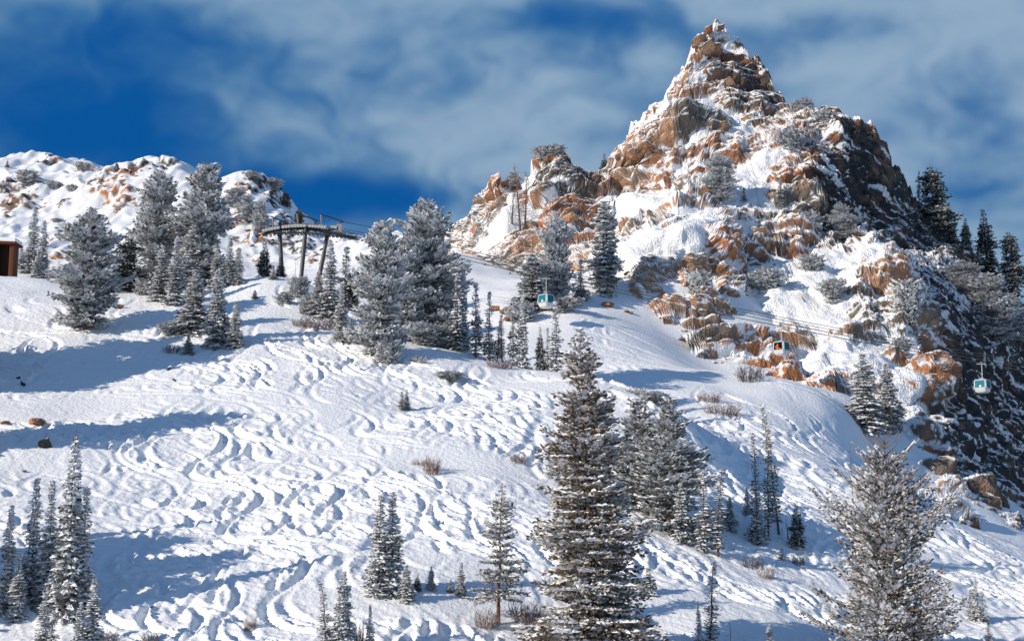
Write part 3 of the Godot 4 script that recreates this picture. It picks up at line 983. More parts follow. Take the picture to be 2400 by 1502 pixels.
func all_kinds() -> void:
	var spire := {"h": 9.0, "r": 1.3, "girth": 0.13, "clear": 0.02, "gap": 0.36, "per": 8, "rise0": -0.1, "rise1": 0.2, "sag": 0.28, "step": 0.27, "tuft": 0.5, "frost": 0.52, "snow": 0.6, "pad": 0.95, "taper": 0.8, "bend": 0.02, "lumpy": 0.25, "wild": 0.15}
	for k in 3:
		kinds["spire%d" % k] = conifer(spire, 100 + k * 7)
	var fir := spire.duplicate()
	fir.merge({"h": 9.0, "r": 2.1, "girth": 0.16, "gap": 0.42, "per": 9, "frost": 0.52, "snow": 0.6, "tuft": 0.55, "lumpy": 0.35, "sag": 0.33}, true)
	for k in 2:
		kinds["fir%d" % k] = conifer(fir, 200 + k * 7)
	var laden := fir.duplicate()
	laden.merge({"h": 11.0, "r": 2.3, "snow": 1.2, "frost": 0.45, "shape": 2, "tuft": 0.62, "gap": 0.5, "gaps": 0.02, "lumpy": 0.35}, true)
	kinds["laden"] = conifer(laden, 301)
	var dark := fir.duplicate()
	dark.merge({"frost": 0.12, "snow": 0.08, "pad": 0.7, "r": 2.0, "green": Color(0.03, 0.042, 0.038)}, true)
	kinds["dark0"] = conifer(dark, 401)
	dark.merge({"shape": 2, "r": 2.8, "gaps": 0.25, "h": 10.0, "lumpy": 0.4, "rise0": 0.0}, true)
	kinds["dark1"] = conifer(dark, 408)
	var pine := {"h": 13.0, "r": 2.8, "girth": 0.26, "clear": 0.06, "gap": 0.5, "per": 9, "rise0": -0.05, "rise1": 0.42, "sag": 0.14, "step": 0.36, "tuft": 0.62, "frost": 0.7, "snow": 0.5, "shape": 1, "lumpy": 0.45, "bend": 0.05, "wild": 0.6, "tufts": 4, "curl": 0.2, "gaps": 0.18, "fan": 0.4, "fat": 0.28, "pad": 1.0, "bark": Color(0.2, 0.12, 0.08)}
	for k in 3:
		kinds["pine%d" % k] = conifer(pine, 500 + k * 11)
	var bush := pine.duplicate()
	bush.merge({"h": 3.2, "r": 1.6, "clear": 0.0, "gap": 0.3, "per": 7, "girth": 0.1, "tuft": 0.46, "step": 0.3, "stems": 2, "shape": 1}, true)
	for k in 2:
		kinds["bush%d" % k] = conifer(bush, 540 + k)
	var thin := spire.duplicate()
	thin.merge({"h": 10.0, "r": 0.62, "girth": 0.11, "gap": 0.28, "per": 7, "frost": 0.25, "snow": 0.3, "tuft": 0.36, "step": 0.2, "gaps": 0.25, "green": Color(0.085, 0.075, 0.06), "clear": 0.12, "taper": 0.5, "bend": 0.05}, true)
	for k in 2:
		kinds["thin%d" % k] = conifer(thin, 600 + k * 5)
	var slim := spire.duplicate()
	slim.merge({"h": 8.0, "r": 1.05, "frost": 0.3, "snow": 0.45, "gaps": 0.2, "per": 7, "tuft": 0.45, "lumpy": 0.35}, true)
	for k in 2:
		kinds["slim%d" % k] = conifer(slim, 650 + k * 5)
	# the tall fir in the foreground, brown needled, flecked with snow
	kinds["great"] = conifer({"h": 17.0, "r": 3.9, "girth": 0.3, "clear": 0.02, "gap": 0.52, "per": 8, "rise0": -0.05, "rise1": 0.3, "sag": 0.2, "step": 0.32, "tuft": 0.46, "frost": 0.3, "snow": 0.85, "pad": 0.78, "shape": 0, "taper": 0.6, "lumpy": 0.35, "bend": 0.01, "wild": 0.2, "tufts": 4, "fill": 1.2, "fan": 0.4, "fat": 0.22, "green": Color(0.165, 0.115, 0.075), "bark": Color(0.24, 0.135, 0.08), "stems": 2, "rime": Color(0.7, 0.69, 0.66)}, 701)
	kinds["grey"] = conifer({"h": 12.0, "r": 2.4, "girth": 0.22, "clear": 0.08, "gap": 0.44, "per": 9, "rise0": 0.0, "rise1": 0.42, "sag": 0.14, "step": 0.3, "tuft": 0.44, "frost": 0.48, "snow": 0.5, "pad": 0.95, "shape": 1, "lumpy": 0.4, "bend": 0.02, "wild": 0.5, "tufts": 4, "fan": 0.42, "fat": 0.26, "gaps": 0.14, "bark": Color(0.2, 0.12, 0.08)}, 711)
	# the broad pine at the right, dead twigs above its crown
	kinds["broad"] = conifer({"h": 12.5, "r": 4.3, "girth": 0.34, "clear": 0.04, "gap": 0.55, "per": 10, "rise0": -0.05, "rise1": 0.6, "sag": 0.1, "step": 0.34, "tuft": 0.34, "frost": 0.45, "snow": 0.5, "pad": 0.85, "shape": 2, "lumpy": 0.45, "bend": 0.02, "wild": 0.7, "tufts": 6, "fill": 1.9, "fan": 0.36, "fat": 0.27, "gaps": 0.2, "tip_bare": 0.08, "curl": 0.25, "bark": Color(0.2, 0.12, 0.085), "green": Color(0.12, 0.09, 0.062)}, 721)
	# open crown over a bare stem
	kinds["open"] = conifer({"h": 11.0, "r": 2.5, "girth": 0.2, "clear": 0.2, "gap": 0.55, "per": 8, "rise0": 0.0, "rise1": 0.4, "sag": 0.2, "step": 0.28, "tuft": 0.4, "frost": 0.5, "snow": 0.5, "shape": 0, "taper": 0.7, "lumpy": 0.4, "bend": 0.03, "wild": 0.4, "tufts": 4, "gaps": 0.2, "bark": Color(0.24, 0.13, 0.08)}, 731)
	# dead trees: no needles
	var snag := {"h": 9.0, "r": 1.7, "girth": 0.2, "clear": 0.2, "gap": 0.4, "per": 5, "rise0": 0.2, "rise1": 0.6, "sag": 0.2, "step": 0.25, "tuft": 0.3, "frost": 0.4, "snow": 0.0, "shape": 1, "bend": 0.05, "tufts": 0, "tip_bare": 1.0, "gaps": 0.3, "bark": Color(0.15, 0.09, 0.06), "stems": 2}
	kinds["snag0"] = conifer(snag, 801)
	snag.merge({"r": 0.5, "stems": 1, "girth": 0.12, "gap": 0.5, "bark": Color(0.17, 0.13, 0.11)}, true)
	kinds["snag1"] = conifer(snag, 811)
	# twiggy shrubs
	for k in 3:
		var rng := RandomNumberGenerator.new()
		rng.seed = 900 + k
		var s := Soup.new()
		for i in 90:
			var a := rng.randf() * TAU
			var r := sqrt(rng.randf()) * 0.9
			var o := Vector3(cos(a) * r, -0.12, sin(a) * r * 0.6)
			var tip := o + Vector3(cos(a) * rng.randf_range(0.0, 0.6), rng.randf_range(0.45, 1.15), sin(a) * rng.randf_range(0.0, 0.5))
			var kk := Color(0.16, 0.1, 0.075) * rng.randf_range(0.7, 1.5)
			s.rod(o, tip, 0.016, kk, 3, 0.006)
			for j in 2:
				var b := o.lerp(tip, rng.randf_range(0.35, 0.85))
				var e := b + Vector3(rng.randf_range(-0.3, 0.3), rng.randf_range(0.1, 0.35), rng.randf_range(-0.3, 0.3))
				s.rod(b, e, 0.01, kk, 3, 0.004)
				if rng.randf() < 0.3 + 0.2 * k:
					s.quad(b, b.lerp(e, 0.6) + Vector3(0.05, 0.02, 0), e, b.lerp(e, 0.6) - Vector3(0.05, 0, 0.03), Color(0.6, 0.62, 0.64))
		kinds["twig%d" % k] = {"h": 1.1, "r": 1.1, "trunk": s.mesh(), "crown": null, "snow": null}

func plant(kind: String, called: String, label: String, category: String, group: String, foot: Vector3, tall: float, wide: float, turn: float, tilt := 0.0) -> Node3D:
	var k: Dictionary = kinds[kind]
	var o := base(called, foot, label, category, group)
	var s: float = tall / k.h
	var w: float = s if wide <= 0.0 else wide * 0.5 / float(k.r)
	o.basis = Basis(Vector3(0, 0, 1), -tilt) * Basis(UPV, turn) * Basis.from_scale(Vector3(w, s, w))
	var shrub := kind.begins_with("twig")
	part("stems" if shrub else "trunk", k.trunk, M.bark, o)
	if k.crown:
		part("crown", k.crown, M.foliage, o).set_meta("kind", "stuff")
	if k.snow:
		part("snow", k.snow, M.snow_load, o).set_meta("kind", "stuff")
	return o

# px of the foot, py of the foot, py of the top, crown width in px (0: as grown), kind, where it stands (0: on the snow; "crag"; or a distance), name, label, group
func tree(px: float, foot: float, top: float, wide: float, kind: String, where, called: String, label: String, group := "", tilt := 0.0) -> void:
	var p: Vector3
	if where is String:
		p = crag_hit(px, foot)
	elif where > 0:
		p = at(px, foot, where)
		p.y = minf(p.y, ground_y(p.x, where)) if where < 178 else p.y
	else:
		p = snow_hit(px, foot)
	var d := -p.z
	var tall := at(px, top, d).y - p.y
	var cat := "shrub" if kind.begins_with("twig") else "tree"
	plant(kind, called, label, cat, group, p - Vector3(0, 0.1, 0), tall + 0.1, wide / LENS * d, px * 0.37 + foot, tilt)

func forest() -> void:
	var g := "snowy firs beside the wooden hut"
	tree(72, 640, 490, 52, "spire0", 0, "fir_tree", "tall snowy fir right next to the brown wooden hut", g)
	tree(97, 645, 515, 40, "spire1", 0, "fir_tree", "narrow snowy fir on the open side of the hut firs", g)
	tree(86, 652, 588, 40, "spire2", 0, "fir_tree", "low snowy fir in front of the two hut firs", g)
	tree(48, 640, 575, 30, "slim0", 0, "fir_tree", "small fir touching the wall of the wooden hut", g)
	g = "frosted trees on the left shoulder"
	tree(200, 772, 490, 150, "pine0", 0, "pine_tree", "big pale frosted pine standing alone at the left, trunk showing at its foot", g)
	tree(290, 700, 560, 120, "dark1", 130, "fir_tree", "sagging open-branched conifer in front of the green shed", g)
	tree(303, 655, 545, 44, "spire1", 136, "fir_tree", "thin snowy spire rising behind the green shed", g)
	tree(372, 652, 405, 120, "pine1", 134, "pine_tree", "tall frosted pine on the shoulder, left one of the two tallest", g)
	tree(466, 665, 390, 135, "pine2", 133, "pine_tree", "tall dense frosted pine on the shoulder, right one of the two tallest", g)
	tree(376, 705, 575, 70, "fir0", 0, "fir_tree", "snowy fir at the foot of the left tall pine", g)
	tree(408, 715, 560, 60, "spire2", 0, "fir_tree", "snowy spire between the two tall frosted pines", g)
	tree(446, 690, 505, 66, "spire0", 131, "fir_tree", "tall snowy fir directly before the right tall pine", g)
	tree(505, 700, 570, 56, "spire1", 130, "fir_tree", "snowy fir on the lift side of the right tall pine", g)
	tree(534, 694, 558, 50, "spire2", 130, "fir_tree", "snowy spire second nearest to the lift in the shoulder cluster", g)
	tree(557, 692, 580, 46, "spire0", 130, "fir_tree", "snowy spire nearest the lift in the shoulder cluster", g)
	tree(452, 778, 632, 96, "fir1", 0, "fir_tree", "broad snowy fir with bare foot before the shoulder cluster", g)
	tree(506, 812, 630, 78, "fir0", 0, "fir_tree", "tallest snowy fir at the lower edge of the shoulder cluster", g)
	tree(550, 815, 705, 48, "spire1", 0, "fir_tree", "dark small fir at the lower right edge of the shoulder cluster", g)
	tree(330, 690, 655, 40, "bush0", 0, "pine_shrub", "low snowy bush between the pale pine and the shoulder cluster", g)
	tree(395, 785, 755, 50, "bush1", 0, "pine_shrub", "frosted low bush left of the broad bare-footed fir", g)
	tree(418, 790, 748, 12, "snag1", 0, "dead_sapling", "dead bare sapling beside the frosted low bush", g)
	tree(440, 828, 785, 34, "spire2", 0, "fir_sapling", "knee-high fir sapling at the edge of the big shadow", g)
	tree(400, 825, 805, 60, "twig0", 0, "shrub", "bare twigs poking from snow beside the fir sapling", g)
	g = "trees round the lift tower"
	tree(618, 652, 560, 52, "dark0", 138, "fir_tree", "dark fir left of the lift tower legs", g)
	tree(640, 655, 622, 24, "slim1", 0, "fir_tree", "tiny fir between the dark fir and the first lift leg", g)
	tree(657, 658, 602, 44, "dark0", 138, "fir_tree", "dark small fir hiding the foot of the first lift leg", g)
	tree(690, 663, 615, 8, "snag1", 140, "dead_sapling", "dead leaning stick between the lift legs", g)
	tree(702, 695, 652, 48, "bush0", 0, "pine_shrub", "snowy bush at the foot of the middle lift leg", g)
	tree(664, 712, 685, 40, "bush1", 0, "pine_shrub", "leaning snowy bush on the slope below the lift tower", g)
	tree(596, 700, 680, 20, "spire0", 0, "fir_sapling", "tiny fir alone on the slope left below the lift tower", g)
	tree(745, 742, 635, 56, "fir0", 0, "fir_tree", "snowy fir in front of the leaning lift leg", g)
	tree(772, 752, 560, 60, "spire1", 0, "fir_tree", "tallest snowy fir beside the leaning lift leg", g)
	tree(808, 715, 578, 56, "slim0", 128, "fir_tree", "open fir on the far side of the tallest lift fir", g)
	tree(826, 700, 625, 44, "dark0", 128, "fir_tree", "dark fir at the right end of the lift firs", g)
	tree(720, 735, 695, 50, "bush0", 0, "pine_shrub", "snowy bush low at the left end of the lift firs", g)
	tree(798, 800, 668, 44, "spire2", 0, "fir_tree", "narrow snowy fir standing in front of the lift firs", g)
	tree(822, 806, 745, 34, "spire0", 0, "fir_tree", "short snowy fir touching the narrow front fir", g)
	tree(745, 768, 738, 90, "twig1", 0, "shrub", "dark leafless thicket left of the narrow front fir", g)
	tree(705, 764, 745, 50, "twig2", 0, "shrub", "low dark twigs at the left end of the leafless thicket", g)
	g = "great frosted pines on the brow"
	tree(888, 835, 525, 125, "pine2", 0, "pine_tree", "great frosted pine on the brow, left of the pair", g)
	tree(1008, 800, 473, 165, "pine1", 0, "pine_tree", "greatest frosted pine on the brow, right of the pair", g)
	tree(950, 790, 545, 90, "pine0", 119, "pine_tree", "frosted pine squeezed between the two great pines", g)
	tree(985, 808, 755, 90, "bush1", 0, "pine_shrub", "snow-buried bush under the right great pine", g)
	tree(1048, 815, 760, 80, "bush0", 0, "pine_shrub", "snow-buried bush at the right foot of the great pines", g)
	tree(912, 850, 800, 60, "bush0", 0, "pine_shrub", "snowy bush at the foot of the left great pine", g)
	tree(1072, 815, 640, 50, "slim1", 118, "fir_tree", "thin-crowned fir just right of the great pines", g)
	tree(1086, 790, 635, 34, "spire1", 122, "fir_tree", "slender snowy spire behind the thin-crowned fir", g)
	tree(1074, 818, 740, 56, "dark0", 0, "fir_tree", "dark round fir in the shade of the great pines", g)
	g = "row of firs along the brow"
	tree(1115, 828, 663, 46, "slim0", 116, "fir_tree", "first fir of the brow row, nearest the great pines", g)
	tree(1146, 836, 684, 40, "slim1", 116, "fir_tree", "second fir of the brow row from the great pines", g)
	tree(1166, 838, 752, 22, "thin0", 116, "fir_tree", "thin dead-looking stem, left of a pair in the brow row", g)
	tree(1177, 840, 738, 22, "thin1", 116, "fir_tree", "thin dead-looking stem, right of a pair in the brow row", g)
	tree(1202, 850, 708, 34, "slim0", 115, "fir_tree", "fir just right of the two thin stems in the brow row", g)
	tree(1224, 854, 688, 38, "spire2", 115, "fir_tree", "tall fir in the middle of the brow row", g)
	tree(1266, 864, 764, 34, "dark0", 114, "fir_tree", "short fir, left one of the last three in the brow row", g)
	tree(1285, 868, 768, 28, "slim1", 114, "fir_tree", "thin fir, middle one of the last three in the brow row", g)
	tree(1304, 874, 708, 44, "slim0", 113, "fir_tree", "last and tallest fir at the right end of the brow row", g)
	tree(1050, 890, 870, 60, "bush1", 0, "pine_shrub", "frosted shrub on the smooth snow below the great pines", g)
	tree(982, 852, 832, 40, "twig1", 0, "shrub", "thin twigs on the smooth snow under the great pines", g)
	tree(1170, 862, 838, 70, "twig2", 0, "shrub", "leafless shrub on the brow below the two thin stems", g)
	tree(1330, 884, 862, 34, "twig0", 0, "shrub", "leafless twigs at the right end of the brow row", g)
	g = "trees in the bowl under the crag"
	tree(1247, 752, 598, 92, "laden", 153.9, "fir_tree", "wide snow-laden fir behind the uppermost gondola", g)
	tree(1302, 738, 500, 88, "pine0", 156.8, "pine_tree", "tallest frosted conifer in the bowl, beside the wide laden fir", g)
	tree(1362, 706, 608, 44, "slim1", 0, "fir_tree", "thin fir between the tallest bowl tree and the shadow-casting fir", g)
	tree(1362, 700, 585, 10, "snag1", 162.6, "dead_tree", "dead stick rising from the thin fir in the bowl", g)
	tree(1418, 690, 470, 92, "laden", 0, "fir_tree", "dense snow-laden fir casting a long shadow up the snow", g)
	tree(1250, 660, 548, 10, "snag1", 174.8, "dead_tree", "dead pole standing behind the wide laden fir", g)
	tree(1222, 556, 385, 60, "snag0", "crag", "dead_tree", "twisted bare dead tree on the left needles of the crag", g)
	tree(1200, 520, 440, 24, "snag1", "crag", "dead_tree", "small bare dead stick left of the twisted dead tree", g)
	tree(1225, 752, 712, 70, "bush0", 0, "pine_shrub", "snow-covered bush at the foot of the wide laden fir", g)
	tree(1310, 730, 700, 90, "bush1", 0, "pine_shrub", "snow-covered bush right of the uppermost gondola", g)
	g = "shrubs and small trees on the far ridge"
	tree(62, 430, 402, 50, "bush0", 0, "pine_shrub", "frosted shrub below the left far summit, larger one", g)
	tree(122, 442, 424, 34, "bush1", 0, "pine_shrub", "round frosted shrub right under the left far summit", g)
	tree(168, 446, 434, 26, "bush0", 0, "pine_shrub", "half-buried shrub on the far slope, third from the left", g)
	tree(190, 398, 380, 36, "bush1", 0, "pine_shrub", "dark shrub on the far skyline between the summits", g)
	tree(272, 402, 381, 22, "fir0", 0, "fir_tree", "tiny snowy tree in the dip of the far skyline", g)
	tree(305, 398, 382, 18, "bush0", 0, "pine_shrub", "tiny dark shrub left of the middle far summit", g)
	tree(130, 520, 512, 24, "bush1", 0, "pine_shrub", "small shrub buried in the middle of the far slope", g)
	tree(548, 485, 440, 50, "pine0", 0, "pine_tree", "frosted tree on the left side of the rocky knob", g)
	tree(608, 545, 470, 40, "pine1", 0, "pine_tree", "frosted tree on the face of the rocky knob", g)
	tree(578, 520, 460, 46, "pine2", 0, "pine_tree", "frosted tree between the two others on the rocky knob", g)
	tree(590, 418, 405, 40, "bush0", 0, "pine_shrub", "dark shrub on top of the rocky knob", g)
	tree(638, 440, 418, 44, "bush1", 0, "pine_shrub", "dark shrub on the right shoulder of the rocky knob", g)
	tree(668, 480, 445, 36, "dark0", 0, "fir_tree", "dark tree on the steep right side of the rocky knob", g)
	tree(700, 522, 485, 34, "dark0", 0, "fir_tree", "dark tree at the right end of the rocky knob", g)
	tree(15, 392, 376, 12, "spire0", 0, "fir_tree", "tiny white tree on the far skyline at the left edge", g)
	g = "dark trees on the crag's skyline"
	tree(1417, 425, 358, 34, "dark0", 213.7, "fir_tree", "small dark fir on the skyline left of the main spire", g)
	tree(1202, 430, 408, 34, "bush0", 215.1, "pine_shrub", "dark tuft on the skyline of the left needles", g)
	tree(1268, 368, 345, 44, "bush1", 212.2, "pine_shrub", "left dark bush on top of the broad needle", g)
	tree(1303, 360, 342, 44, "bush0", 211.5, "pine_shrub", "right dark bush on top of the broad needle", g)
	tree(2195, 575, 390, 118, "dark1", 215.8, "fir_tree", "biggest dark conifer on the right skyline", g)
	tree(2155, 470, 402, 12, "thin0", 216.6, "fir_tree", "thin dark spike left of the biggest skyline conifer", g)
	tree(2228, 620, 500, 70, "dark0", 215.8, "fir_tree", "dark conifer low behind the biggest skyline conifer", g)
	tree(2266, 580, 510, 38, "dark0", 218.7, "fir_tree", "small dark fir between the two skyline conifers", g)
	tree(2316, 640, 488, 72, "dark0", 220.2, "fir_tree", "dark pointed conifer, middle one on the right skyline", g)
	tree(2376, 690, 543, 80, "dark1", 220.9, "fir_tree", "dark ragged conifer at the right edge of the skyline", g)
	tree(2330, 800, 640, 120, "pine1", "crag", "pine_tree", "big frosted pine on the shaded face, near the right edge", g)
	tree(2265, 700, 610, 90, "pine0", "crag", "pine_tree", "frosted bushy pine high on the shaded face", g)
	tree(2385, 800, 690, 60, "pine2", "crag", "pine_tree", "frosted pine at the right edge of the shaded face", g)
	g = "frosted shrubs on the crag"
	tree(1690, 468, 360, 70, "pine0", "crag", "pine_tree", "frosted pine growing on the middle of the crag's face", g)
	tree(1640, 708, 640, 58, "bush0", "crag", "pine_shrub", "round frosted bush on the lower left rocks of the crag", g)
	tree(1862, 360, 300, 66, "bush1", "crag", "pine_shrub", "frosted bush high on the lit shoulder of the crag", g)
	tree(1880, 262, 236, 50, "bush0", 211.5, "pine_shrub", "frosted bush on the skyline right of the main spire", g)
	tree(1935, 292, 258, 40, "bush1", "crag", "pine_shrub", "frosted bush under the shoulder's top", g)
	tree(1800, 690, 630, 80, "bush1", "crag", "pine_shrub", "frosted bush spreading on rocks above the middle gondola", g)
	tree(1830, 480, 420, 30, "slim0", "crag", "fir_tree", "small fir on the snow below the shoulder", g)
	tree(1795, 400, 360, 10, "snag1", "crag", "dead_tree", "bare dead stub high on the crag's snow", g)
	tree(1895, 545, 500, 60, "bush0", "crag", "pine_shrub", "dark bush under the shaded slabs", g)
	tree(1980, 560, 480, 70, "pine2", "crag", "pine_tree", "dark frosted pine against the shaded slabs", g)
	tree(2130, 745, 660, 68, "bush0", "crag", "pine_shrub", "frosted bush clinging to the sharp edge of the crag", g)
	tree(2120, 830, 790, 40, "bush1", "crag", "pine_shrub", "small bush on the lit rock left of the sharp edge", g)
	tree(1950, 700, 655, 60, "bush1", "crag", "pine_shrub", "frosted bush on ledges between the gondolas", g)
	tree(1905, 640, 600, 60, "bush0", "crag", "pine_shrub", "frosted bush on the ledge above the middle rocks", g)
	tree(2200, 890, 850, 60, "bush1", "crag", "pine_shrub", "leafy bush low on the sharp edge of the crag", g)
	tree(1760, 892, 850, 76, "twig1", 0, "shrub", "leafless bush on the snow under the crag's lowest rocks", g)
	tree(1745, 480, 440, 22, "slim1", "crag", "fir_tree", "tiny fir right of the pine on the crag's face", g)
	g = "firs at the foot of the sharp edge"
	tree(2028, 1005, 828, 110, "fir1", 0, "fir_tree", "large snowy fir at the foot of the crag's sharp edge", g)
	tree(2086, 1000, 848, 80, "fir0", 0, "fir_tree", "snowy fir right behind the large fir at the crag's foot", g)
	tree(2052, 950, 826, 8, "snag1", 145.3, "dead_tree", "dead pole sticking up from the firs at the crag's foot", g)
	tree(2075, 1010, 930, 60, "dark0", 0, "fir_tree", "dark low fir under the firs at the crag's foot", g)
	g = "foreground trees in the middle"
	tree(1402, 1565, 776, 305, "great", 0, "fir_tree", "tallest brown-green fir in the foreground, flecked with snow")
	tree(1496, 1340, 940, 190, "grey", 84, "pine_tree", "grey frosted pine directly behind the tallest foreground fir", g)
	tree(1570, 1350, 938, 185, "grey", 82, "pine_tree", "grey frosted pine at the right flank of the tallest foreground fir", g)
	tree(1330, 1250, 985, 110, "grey", 86, "pine_tree", "grey frosted pine showing left of the tallest foreground fir", g)
	tree(1612, 1180, 1000, 16, "thin1", 88, "fir_tree", "bare thin pole right of the grey foreground pines", g)
	tree(1602, 1180, 1045, 14, "thin0", 89, "fir_tree", "shorter bare pole touching the grey foreground pines", g)
	tree(1600, 1330, 1130, 70, "fir0", 80, "fir_tree", "snowy fir filling the right foot of the grey pines", g)
	tree(1520, 1470, 1330, 80, "fir1", 70, "fir_tree", "low frosted fir at the right foot of the tallest foreground fir", g)
	tree(1652, 1295, 1105, 54, "slim0", 0, "fir_tree", "dark fir beside the grey pines, a leaning stick against it", g)
	tree(1642, 1280, 1160, 8, "snag1", 80, "dead_tree", "dead stick leaning on the dark fir", g, 0.28)
	tree(1683, 1305, 1100, 40, "thin0", 0, "fir_tree", "thin ragged fir right of the dark fir with the leaning stick", g)
	tree(1712, 1243, 1165, 40, "fir0", 0, "fir_tree", "small snowy fir standing alone right of the ragged fir", g)
	tree(1752, 1205, 1140, 22, "spire1", 0, "fir_tree", "very small snowy fir left of the tall thin spires", g)
	tree(1778, 1262, 1015, 34, "thin0", 0, "fir_tree", "shorter of the tall thin spires in the gully", g)
	tree(1826, 1252, 946, 34, "thin1", 0, "fir_tree", "tallest thin leaning spire in the gully", g, -0.07)
	tree(1802, 1258, 1000, 30, "thin1", 0, "fir_tree", "thin spire between the shorter and the tallest in the gully", g)
	tree(1776, 1275, 1130, 50, "slim1", 0, "fir_tree", "bushy dark fir at the foot of the thin spires", g)
	tree(1870, 1285, 1175, 50, "dark0", 0, "fir_tree", "dark little fir right of the thin spires", g)
	tree(1848, 1262, 1215, 14, "snag1", 0, "tree_stump", "broken dead stump between thin spires and the dark little fir", g)
	tree(1765, 1330, 1300, 60, "twig1", 0, "shrub", "leafless bush in the shade below the thin spires", g)
	tree(1796, 1355, 1320, 40, "twig2", 0, "shrub", "dark scrub right of the leafless shaded bush", g)
	tree(1834, 1312, 1285, 24, "slim0", 0, "fir_sapling", "fir sapling in the shade right of the thin spires", g)
	tree(1872, 1322, 1298, 40, "twig0", 0, "shrub", "little dark shrub right of the shaded sapling", g)
	tree(1662, 940, 915, 60, "twig0", 0, "shrub", "leafless shrub row at the edge of the tree shadow, left one", g)
	tree(1695, 972, 938, 80, "twig1", 0, "shrub", "leafless shrub row at the edge of the tree shadow, right one", g)
	tree(1490, 925, 905, 50, "twig2", 0, "shrub", "scrub on the knoll behind the tallest foreground fir", g)
	tree(1530, 945, 918, 60, "bush1", 0, "pine_shrub", "dark bush on the knoll behind the grey pines", g)
	g = "young trees at the bottom edge"
	tree(1666, 1545, 1315, 44, "thin0", 0, "fir_tree", "thin frosted spire at the bottom right of the tallest fir", g)
	tree(1640, 1540, 1412, 26, "spire0", 0, "fir_tree", "small spire left of the thin bottom spire", g)
	tree(1714, 1540, 1450, 12, "snag1", 0, "dead_sapling", "bare sapling right of the thin bottom spire", g)
	tree(1806, 1545, 1462, 36, "fir0", 0, "fir_tree", "fir tip rising over the bottom edge", g)
	tree(2322, 1545, 1442, 30, "spire2", 0, "fir_tree", "fir tip at the bottom, nearest the right corner", g)
	tree(1168, 1462, 1130, 130, "open", 0, "fir_tree", "open frosted conifer with bare orange trunk foot", g)
	tree(1240, 1460, 1402, 110, "twig0", 0, "shrub", "brown leafless bush right of the bare orange trunk", g)
	tree(1140, 1470, 1420, 60, "twig1", 0, "shrub", "thin twigs left of the bare orange trunk", g)
	tree(1010, 1108, 1062, 60, "twig0", 0, "shrub", "brown grass-like shrub in the middle of the tracked slope", g)
	tree(985, 1090, 1072, 40, "twig1", 0, "shrub", "low brown shrub left of the one on the tracked slope", g)
	tree(1215, 1082, 1062, 60, "twig2", 0, "shrub", "faint twigs on the slope left of the grey pine", g)
	tree(942, 962, 918, 26, "slim0", 0, "fir_sapling", "little dark fir on the slope, left of two touching", g)
	tree(952, 960, 912, 22, "spire1", 0, "fir_sapling", "little dark fir on the slope, right of two touching", g)
	tree(886, 1395, 1160, 74, "spire0", 0, "fir_tree", "left one of the two touching snowy firs mid slope", g)
	tree(917, 1390, 1152, 76, "spire2", 0, "fir_tree", "right one of the two touching snowy firs mid slope", g)
	tree(952, 1408, 1322, 50, "fir0", 0, "fir_tree", "short snowy fir at the right foot of the two touching firs", g)
	tree(977, 1385, 1345, 28, "dark0", 0, "fir_sapling", "dark knee-high fir right of the short snowy fir", g)
	tree(1010, 1382, 1328, 28, "fir1", 0, "fir_sapling", "snowy little fir alone between the firs and the open conifer", g)
	tree(1055, 1388, 1358, 24, "slim0", 0, "fir_sapling", "smallest fir left of the shaded pair", g)
	tree(1080, 1395, 1318, 34, "spire1", 0, "fir_sapling", "snowy small fir in the shade before the open conifer", g)
	tree(802, 1530, 1338, 78, "fir1", 0, "fir_tree", "snowy fir at the bottom edge, left of the centre", g)
	tree(762, 1530, 1362, 34, "thin0", 0, "fir_tree", "thin fir just left of the bottom-edge fir", g)
	tree(866, 1525, 1418, 28, "spire2", 0, "fir_tree", "small pointed fir right of the bottom-edge fir", g)
	tree(840, 1520, 1440, 30, "twig1", 0, "shrub", "bare twigs between the bottom-edge firs", g)
	tree(585, 1470, 1440, 36, "twig2", 0, "shrub", "dark broken twigs alone at the bottom left of centre", g)
	tree(770, 1455, 1440, 34, "twig0", 0, "shrub", "low twigs above the thin bottom fir", g)
	g = "clump of firs at the lower left"
	tree(152, 1450, 1015, 90, "spire1", 0, "fir_tree", "tallest snowy fir of the lower left clump", g)
	tree(186, 1440, 1140, 72, "spire0", 0, "fir_tree", "right-hand snowy fir of the lower left clump", g)
	tree(168, 1430, 1075, 56, "spire2", 72, "fir_tree", "snowy fir hidden behind the tallest of the lower left clump", g)
	tree(107, 1420, 1125, 66, "spire2", 0, "fir_tree", "snowy fir left of the tallest in the lower left clump", g)
	tree(68, 1410, 1118, 66, "spire0", 0, "fir_tree", "second snowy fir from the left in the lower left clump", g)
	tree(132, 1440, 1200, 60, "fir0", 0, "fir_tree", "bushy snowy fir in the heart of the lower left clump", g)
	tree(10, 1440, 1180, 60, "spire1", 0, "fir_tree", "snowy fir cut by the left picture edge", g)
	tree(36, 1452, 1290, 50, "spire2", 0, "fir_tree", "short snowy fir beside the one at the left edge", g)
	tree(214, 1530, 1355, 64, "spire1", 0, "fir_tree", "short fir in front of the clump, rightmost", g)
	tree(96, 1530, 1388, 50, "spire0", 0, "fir_tree", "short fir in front of the clump, leftmost", g)
	tree(118, 1540, 1432, 36, "slim0", 0, "fir_tree", "smallest fir in front of the lower left clump", g)
	tree(182, 1540, 1410, 50, "fir1", 0, "fir_tree", "wide short fir in front of the clump, between the others", g)
	tree(252, 1510, 1470, 50, "twig1", 0, "shrub", "twigs in shade right of the lower left clump", g)
	tree(350, 1512, 1478, 60, "twig2", 0, "shrub", "dark twigs at the bottom edge in the shade", g)
	g = "foreground trees at the right"
